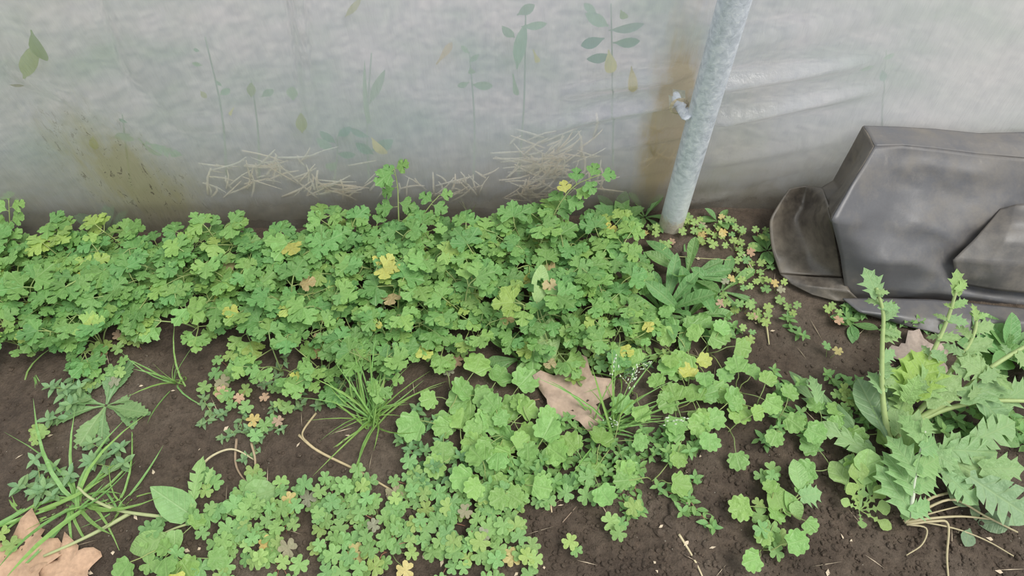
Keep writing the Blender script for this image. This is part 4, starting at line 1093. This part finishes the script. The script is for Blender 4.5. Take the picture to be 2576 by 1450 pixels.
def holed(pl, b, a, t, wd, tint, hole):
    A_, T_ = G(*a) - b, G(*t) - b
    n_, m_ = 14, 6
    V, Fc = [], []
    for i in range(n_ + 1):
        y = i / n_; w = .26 * math.sin(math.pi * min(1, y * .93 + .05)) ** .7
        for j in range(m_ + 1):
            x = (j / m_ * 2 - 1) * w; V.append((x, y, .25 * abs(x) - .2 * y * y))
    for i in range(n_):
        for j in range(m_):
            cx, cy = ((j + .5) / m_ * 2 - 1), (i + .5) / n_
            if any((cx - h[0]) ** 2 / .16 + (cy - h[1]) ** 2 / .012 < h[2] for h in hole): continue
            k = i * (m_ + 1) + j; Fc.append((k, k + 1, k + m_ + 2, k + m_ + 1))
    d = T_ - A_
    return ob('leaf', mesh('holed_leaf', V, Fc, M_PIN), pl, frame(A_, d, (.2, -.5, 1), d.length, 0, wd), tint)
for (a, t, wd, hole) in [((1350, 760, .10), (1368, 665, .14), .9, [(.1, .5, 1.2), (-.9, .3, 1)]), ((1385, 915, .03), (1345, 805, .08), 1.1, [(.4, .6, 1.5), (.9, .35, 1.2)]), ((1375, 905, .03), (1390, 800, .07), 1.0, [(.2, .55, .8), (-.8, .7, 1)])]:
    lf = holed(hl, b, a, t, wd, (.34, .50, .20), hole)
    ob('leaf_stalk', stalk_mesh(Vector((0, 0, 0)), G(*a) - b, .0018, .0014), lf, color=C_STG, pinv=lf.matrix_basis.inverted())
for (t, k) in [((1300, 925, .03), 'heart'), ((1398, 895, .04), 'oval'), ((1405, 930, .02), 'oval')]:
    leaf_to(hl, b, (1362, 922, .012), t, k, (.29, .46, .15), 1.1)

# ------------------------------------------------------------------ dead leaves
def dead_leaf(pc, tipdir, size, label, tint, curl=.25, lobes=5):
    p = on(*pc); p.z += .010
    V, Fc = [], []
    out_ = []
    n = lobes * 6
    for i in range(n):
        a = -math.pi / 2 + 2 * math.pi * (i + .5) / n
        ph2 = (i % 6)
        r = [.33, .39, .50, .55, .48, .36][ph2] * R.uniform(.88, 1.12)
        out_.append((r * math.cos(a) * .95, .5 + r * math.sin(a)))
    me = star_leaf('dead_leaf', out_, (0, .5), lambda x, y, r: curl * (x * x + (y - .5) ** 2) + .06 * r * math.sin(14 * x + 5 * y) + .04 * abs(x), M_DEAD, .6)
    o = ob('dead_leaf', me, None, frame(p, tipdir, tilt(Z, .12), size), tint)
    s = o.modifiers.new('thickness', 'SOLIDIFY'); s.thickness = .006
    tag(o, label, 'dead leaf')
    V, Fc = tube(spline([(0, .06, 0), (.02, -.1, .0), (.05, -.25, .03)], 3), .008, 5)
    ob('leaf_stalk', mesh('leaf_stalk', V, Fc, M_DEAD), o, color=(tint[0] * .7, tint[1] * .6, tint[2] * .5))
    return o
dead_leaf((1345, 1010), (1, .1, 0.02), .17, 'large pinkish brown lobed dead leaf lying among the green weeds', (.42, .31, .24))
dead_leaf((2235, 925), (.9, .2, .03), .14, 'pale dead leaf lying behind the sow thistle stems', (.45, .36, .31))
dead_leaf((-60, 1440), (1, .25, 0), .16, 'light brown dead leaf cut by the lower left corner', (.46, .30, .20), .15)
dead_leaf((90, 1480), (.9, .5, 0), .12, 'second light brown dead leaf by the bottom edge near the corner', (.46, .30, .20), .15)

# ------------------------------------------------------------------ dry stalks lying on the soil
def dry_stalk(pts, r, label, tint=C_STRAW, name='dry_stalk'):
    P3 = []
    for q in pts:
        p = on(q[0], q[1]); p.z += .004 + (q[2] if len(q) > 2 else 0); P3.append(G(q[0], q[1], p.z))
    o0 = P3[0].copy()
    sp_ = spline([p - o0 for p in P3], 5)
    V, Fc = tube(sp_, [r * (1 - .45 * i / (len(sp_) - 1)) for i in range(len(sp_))], 6)
    o = ob(name, mesh(name, V, Fc, M_DRY), None, Matrix.Translation(o0), tint)
    tag(o, label, 'stalk', 'dry stalks on the soil')
dry_stalk([(752, 1095), (800, 1135), (900, 1185), (970, 1225), (1045, 1268)], .0034, 'long straight dry straw slanting across the bare soil')
dry_stalk([(795, 1040, .01), (765, 1080, .015), (762, 1100, .005), (780, 1122)], .0026, 'short bent dry stalk at the upper end of the long straw', (.42, .34, .20))
dry_stalk([(500, 1180, .01), (530, 1150, .02), (570, 1132, .022), (600, 1135, .015), (640, 1158)], .0030, 'arched pale dry stalk over bare soil left', (.50, .44, .28))
dry_stalk([(595, 1105, .01), (592, 1160, .008), (605, 1195), (640, 1232)], .0030, 'forked brown twig below the arched stalk', (.30, .22, .15))
dry_stalk([(632, 1115, .012), (642, 1160, .01), (640, 1230), (645, 1300)], .0028, 'upright knobbly brown twig right of the forked twig', (.36, .28, .18))
dry_stalk([(1708, 1345), (1730, 1380), (1755, 1425), (1775, 1470)], .0028, 'straw stalk crossing the bottom edge on bare soil', (.55, .47, .30))
dry_stalk([(1365, 1205, .02), (1380, 1240, .012), (1388, 1290)], .0030, 'pale curved straw sticking up at the sorrel edge', (.58, .46, .30))
dry_stalk([(1415, 1315), (1450, 1275)], .0012, 'tiny thin brown stick on the bare soil', (.3, .22, .16))
dry_stalk([(1925, 800, .01), (1930, 830, .006), (1935, 868)], .0026, 'short pale stalk leaning on the slope below the pole', (.52, .47, .26))
dry_stalk([(1870, 640, .02), (1885, 665, .012), (1900, 690)], .0024, 'dry pale stem near the small rosette by the black sheet', (.50, .42, .30))
dry_stalk([(1640, 640, .01), (1760, 650, .02), (1850, 655, .012)], .0014, 'thin green-brown runner crossing the mound by the pole', (.36, .36, .17))
dry_stalk([(1215, 1000, .01), (1240, 1060, .01)], .0012, 'thin brown stick beside the scalloped leaves', (.3, .24, .16))
wp, b = leafy('wilted_weed', (2280, 1312), 'wilted weed with splayed brownish stems lying at the lower right')
for pts, r in [([(2275, 1312, .012), (2330, 1280, .03), (2400, 1258, .04), (2480, 1300, .02), (2560, 1340, .015)], .003), ([(2275, 1315, .012), (2340, 1305, .025), (2420, 1300, .02), (2500, 1308, .015)], .003), ([(2280, 1320, .012), (2350, 1312, .02), (2385, 1320, .015), (2382, 1400, .01), (2386, 1460, .008)], .003),
               ([(2275, 1315, .012), (2300, 1290, .02), (2340, 1255, .03), (2390, 1240, .02)], .004), ([(2280, 1320, .01), (2330, 1330, .012), (2320, 1370, .01), (2280, 1398, .01)], .002), ([(2285, 1310, .012), (2350, 1290, .02), (2430, 1270, .02)], .0022), ([(2300, 1310, .012), (2400, 1330, .012), (2480, 1360, .01), (2550, 1400, .01)], .002)]:
    stem(wp, b, pts, r, r * .6, (.42, .36, .22))
for (a, t, k, wd) in [((2460, 1275, .025), (2380, 1225, .035), 'oval', 1.2), ((2550, 1310, .015), (2480, 1318, .02), 'oval', 1.3), ((2440, 1330, .01), (2430, 1375, .01), 'oval', 1.4), ((2440, 1255, .03), (2465, 1310, .02), 'oval', .9)]:
    leaf_to(wp, b, a, t, k, (.21, .31, .18), wd)

V, Fc = [], []
for k in range(170):
    px, py = R.uniform(0, 2576), R.uniform(600, 1450)
    if py < 850 and px < 1680: continue
    p = on(px, py) + Vector((0, 0, .005)); a = R.uniform(0, 6.28); l, w = R.uniform(.003, .009), R.uniform(.0012, .004)
    if R.random() < .35: l, w = R.uniform(.015, .035), .0007
    d, e = rv(a), rv(a + 1.57); o = len(V)
    V += [p - d * l, p + e * w + Z * .0015, p + d * l * R.uniform(.6, 1), p - e * w + Z * .0005, p - Z * .002]
    Fc += [(o, o + 3, o + 1), (o + 1, o + 3, o + 2), (o, o + 1, o + 4), (o + 1, o + 2, o + 4), (o + 2, o + 3, o + 4), (o + 3, o, o + 4)]
lit = ob('plant_litter', mesh('plant_litter', V, Fc, M_DRY, smooth=False), color=(.55, .45, .33))
tag(lit, 'tiny pale dry plant fragments littering the soil', 'litter', kind='stuff')
# ------------------------------------------------------------------ larger clods
CLOD = []
for k in range(6):
    V = [Vector((v.x * R.uniform(.75, 1.2), v.y * R.uniform(.75, 1.2), v.z * R.uniform(.45, .7))) for v in ICO_V]
    mid = {}; V2, F2 = list(V), []
    def mp_(a, b_):
        key = (min(a, b_), max(a, b_))
        if key not in mid:
            V2.append((V[a] + V[b_]) * .5 * R.uniform(1.0, 1.22)); mid[key] = len(V2) - 1
        return mid[key]
    for (a, b_, c) in ICO_F:
        x1, x2, x3 = mp_(a, b_), mp_(b_, c), mp_(c, a)
        F2 += [(a, x1, x3), (b_, x2, x1), (c, x3, x2), (x1, x2, x3)]
    CLOD.append(mesh('clod', V2, F2, M_SOIL, smooth=False))
for (x, y, s) in [(1705, 1285, .022), (1690, 1310, .016), (1640, 1270, .012), (1820, 1330, .014), (1845, 1322, .012), (1660, 1340, .012), (1740, 1350, .013), (1780, 1370, .011), (1805, 1400, .012), (1590, 1365, .010), (1560, 1275, .011), (1530, 1260, .009), (1880, 1400, .010), (2090, 1340, .011), (2125, 1365, .010), (2060, 1310, .009), (2200, 1390, .012), (1480, 1300, .009), (230, 1365, .010), (215, 1375, .007), (330, 1425, .010), (280, 1430, .008), (1700, 618, .010), (1720, 640, .012), (1830, 668, .012), (1845, 690, .010)]:
    p = on(x, y)
    o = ob('soil_clod', R.choice(CLOD), None, Matrix.Translation(p + Vector((0, 0, s * .12))) @ Matrix.Rotation(R.uniform(0, 6.28), 4, 'Z') @ Matrix.Scale(s, 4))
    where = 'mound by the pole foot' if y < 800 else ('soil at the lower left' if x < 600 else 'bare soil at lower right')
    row(o, 'rounded dark soil clod', 'clod', 'larger soil clods', where)

# ------------------------------------------------------------------ outside: straw and weeds behind the film
SV, SF = tube([(0, 0, 0), (.01, .33, .006), (-.008, .66, .01), (0, 1, 0)], [.5, .55, .5, .3], 5)
STRAWM = []
for k in range(4):
    bd = R.uniform(-.06, .06)
    V, Fc = tube([(0, 0, 0), (bd * .3, .33, 0), (bd * .4, .66, 0), (0, 1, 0)], [.012, .014, .012, .008], 5)
    STRAWM.append(mesh('straw', V, Fc, M_DRY))
ns = 0
for (cx, cy, sx_, sy_, n, ang0, where) in [(690, 430, 100, 45, 42, .3, 'in the loose tangle left of the tallest shoot'), (1350, 430, 100, 45, 74, .25, 'in the dense tangle left of the pole'), (1340, 485, 70, 20, 26, -.4, 'under the dense tangle near the soil line'),
    (1420, 370, 90, 45, 18, .5, 'scattered above the dense tangle'), (850, 478, 170, 20, 34, .1, 'along the soil line behind the parsley'), (1130, 475, 110, 25, 26, .4, 'right of the slender shoot'),
    (1650, 360, 25, 60, 12, 1.4, 'standing beside the brown stain'), (560, 460, 60, 30, 8, -.3, 'beside the stained film at left'), (1500, 440, 60, 30, 10, .3, 'behind the arching shoot')]:
    for k in range(n):
        px, py = R.gauss(cx, sx_ * .6), R.gauss(cy, sy_ * .6)
        off = R.uniform(.005, .014)
        p = F(px, min(py, 512)); w_ = Minv @ p; p = Mfilm @ Vector((w_.x, filmy(w_.x, w_.z) + off, w_.z))
        a = ang0 + R.gauss(0, .65)
        if R.random() < .3: a += 1.2
        d = Vector((math.cos(a), R.uniform(-.03, .12) + WSL * math.cos(a), math.sin(a) * .9))
        l = R.uniform(.03, .095)
        ob_ = ob('straw', R.choice(STRAWM), None, frame(p - d * l * .5, d, (0, -1, 0), l, sx=R.uniform(.13, .24) / l), hsvj((.95, .83, .62), .05))
        m_ = ob_.matrix_basis.copy()
        tag(ob_, 'thin tan straw behind the film, ' + where, 'straw', 'straw ' + where)
def ghost(base, top, lv, label, tint, name='outdoor_weed'):
    (bx, by, bo_), (tx, ty, to_) = base, top
    A_, T_ = F(bx, by, bo_), F(tx, ty, to_)
    A_.z = min(A_.z, .10)
    pl = empty(name, A_)
    mid_ = (T_ - A_) * .5 + Vector((R.uniform(-.01, .01), .01, 0))
    pts = spline([Vector((0, 0, 0)), mid_, T_ - A_], 4)
    V, Fc = tube(pts, [.003, .003, .0028, .0026, .0024, .0022, .002, .0018, .0015][:len(pts)], 5)
    ob('stem', mesh('stem', V, Fc, M_STEM), pl, color=(.45, .50, .34))
    for (px, py, qx, qy, off, kind, c, wd) in lv:
        a, t_ = F(px, py, off) - A_, F(qx, qy, off + R.uniform(-.012, .006)) - A_
        ob('leaf', R.choice(LEAF[kind]), pl, frame(a, t_ - a, (R.uniform(-.3, .3), -1, .3), (t_ - a).length, 0, wd), hsvj(c, .1))
    tag(pl, label, 'plant', 'weeds outside behind the film')
CO, COY, COD = (.34, .48, .30), (.75, .66, .22), (.20, .36, .22)
ghost((1300, 480, .05), (1320, 20, .08), [(1300, 170, 1312, 70, .03, 'oval', CO, .5), (1295, 90, 1268, 75, .03, 'oval', CO, 1.), (1310, 60, 1375, 60, .05, 'oval', CO, .6), (1300, 30, 1345, 5, .06, 'oval', CO, .8), (1340, 120, 1358, 165, .03, 'spat', COY, .8), (1290, 180, 1300, 240, .04, 'spat', CO, .7)], 'blurred tall weed outside in the upper middle behind the film', CO)
ghost((1540, 480, .06), (1535, 0, .08), [(1530, 60, 1480, 35, .05, 'oval', CO, .8), (1530, 70, 1620, 65, .05, 'oval', (.3, .42, .3), .5), (1520, 90, 1460, 110, .05, 'oval', COD, .9), (1560, 20, 1575, 50, .04, 'oval', (.3, .42, .12), .8), (1540, 100, 1610, 100, .06, 'oval', COD, .7), (1530, 120, 1540, 195, .04, 'oval', COY, .6), (1500, 30, 1470, 5, .05, 'oval', CO, .9), (1540, 130, 1480, 150, .06, 'oval', COD, .8)], 'blurred leafy weed outside just left of the pole top', CO)
ghost((1190, 470, .05), (1180, 120, .07), [(1180, 130, 1160, 110, .04, 'oval', CO, .8), (1182, 165, 1190, 190, .03, 'oval', CO, .9), (1180, 200, 1150, 215, .05, 'oval', CO, .9), (1185, 205, 1240, 210, .06, 'oval', CO, .8), (1180, 150, 1200, 135, .05, 'oval', CO, .9)], 'blurred short weed outside between the shoots and pole', CO)
ghost((930, 470, .05), (935, 120, .09), [(930, 340, 880, 325, .03, 'oval', COD, .7), (935, 340, 970, 400, .03, 'oval', COY, .6), (930, 300, 900, 200, .07, 'grass', CO, 2.), (940, 380, 900, 360, .05, 'oval', COD, .9), (935, 370, 985, 350, .06, 'oval', COD, .9), (930, 250, 960, 180, .08, 'oval', CO, .4)], 'blurred grassy weed outside behind the tallest parsley shoot', CO)
ghost((560, 420, .06), (520, 80, .1), [(510, 160, 485, 155, .03, 'oval', CO, 1.), (505, 225, 520, 245, .02, 'oval', (.5, .5, .2), 1.2), (505, 120, 490, 115, .06, 'oval', CO, 1.2), (560, 210, 545, 195, .05, 'oval', CO, 1.), (555, 230, 580, 215, .06, 'oval', CO, 1.), (590, 265, 575, 290, .03, 'spat', COY, .7)], 'blurred weed outside with small pale leaves, upper left of centre', CO)
ghost((640, 420, .05), (635, 190, .07), [(633, 240, 633, 210, .03, 'oval', (.35, .42, .14), 1.), (660, 235, 690, 215, .06, 'oval', CO, .8), (737, 245, 735, 210, .05, 'oval', CO, .9), (760, 330, 758, 290, .03, 'oval', (.4, .45, .1), .8)], 'blurred weed outside left of the double crease in the film', CO)
ghost((330, 470, .04), (310, 280, .05), [(322, 305, 300, 298, .02, 'oval', COD, .9), (300, 330, 340, 350, .03, 'oval', CO, .9), (350, 340, 400, 400, .04, 'spat', CO, .8), (330, 330, 290, 340, .04, 'oval', CO, .9), (370, 350, 460, 390, .05, 'thistle', CO, .6)], 'blurred green weed outside behind the stained film at left', COD)
ghost((840, 460, .05), (850, 330, .06), [(850, 340, 880, 322, .02, 'oval', COD, .8), (840, 370, 800, 350, .04, 'oval', CO, .9), (850, 380, 890, 390, .04, 'oval', COD, .9), (845, 350, 810, 330, .06, 'oval', COD, .9), (850, 400, 820, 420, .05, 'oval', CO, .9)], 'dark green blurred tuft outside left of the tallest shoot', COD)
ghost((2215, 420, .1), (2220, 110, .12), [(2215, 170, 2220, 200, .04, 'oval', COD, 1.), (2215, 140, 2245, 130, .06, 'oval', CO, .9), (2190, 150, 2160, 160, .09, 'oval', CO, .9)], 'faint blurred weed outside right of the pole', CO)
def stuck(px, py, qx, qy, kind, c, wd, label):
    a, t_ = F(px, py, .014), F(qx, qy, .014)
    o = ob('fallen_leaf', R.choice(LEAF[kind]), None, frame(a, t_ - a, (0, -1, .2), (t_ - a).length, 0, wd), c)
    tag(o, label, 'leaf', 'leaves stuck outside on the film')
stuck(80, 72, 112, 160, 'oval', (.30, .40, .05), .65, 'olive green leaf stuck outside on the film, upper far left')
stuck(62, 195, 78, 125, 'oval', (.42, .48, .12), .7, 'yellow-green leaf stuck outside on the film at far left')
stuck(1588, 165, 1594, 240, 'oval', (.62, .52, .12), .45, 'yellow fallen leaf stuck behind the film left of the pole')
stuck(1097, 160, 1135, 112, 'spat', (.66, .52, .30), .9, 'slim tan leaf stuck behind the film in the upper middle')
stuck(868, 40, 905, 2, 'oval', (.55, .52, .22), .5, 'slim yellowish leaf behind the film at the top edge')
stuck(235, 340, 240, 372, 'oval', (.45, .48, .05), .9, 'small bright yellow-green leaf behind the film at left')
stuck(25, 210, 62, 214, 'oval', (.36, .30, .10), .5, 'small brown leaf behind the film at far left')

# ------------------------------------------------------------------ row labels
ORD = ['first', 'second', 'third', 'fourth', 'fifth', 'sixth', 'seventh', 'eighth', 'ninth', 'tenth', 'eleventh', 'twelfth', 'thirteenth', 'fourteenth', 'fifteenth', 'sixteenth', 'seventeenth', 'eighteenth', 'nineteenth', 'twentieth']
for (text, where), os_ in ROWS.items():
    os_.sort(key=lambda o: o.matrix_basis.translation.x)
    for i, o in enumerate(os_):
        o['label'] = '%s, %s from left in the %s' % (text, ORD[i], where) if len(os_) > 1 else '%s in the %s' % (text, where)
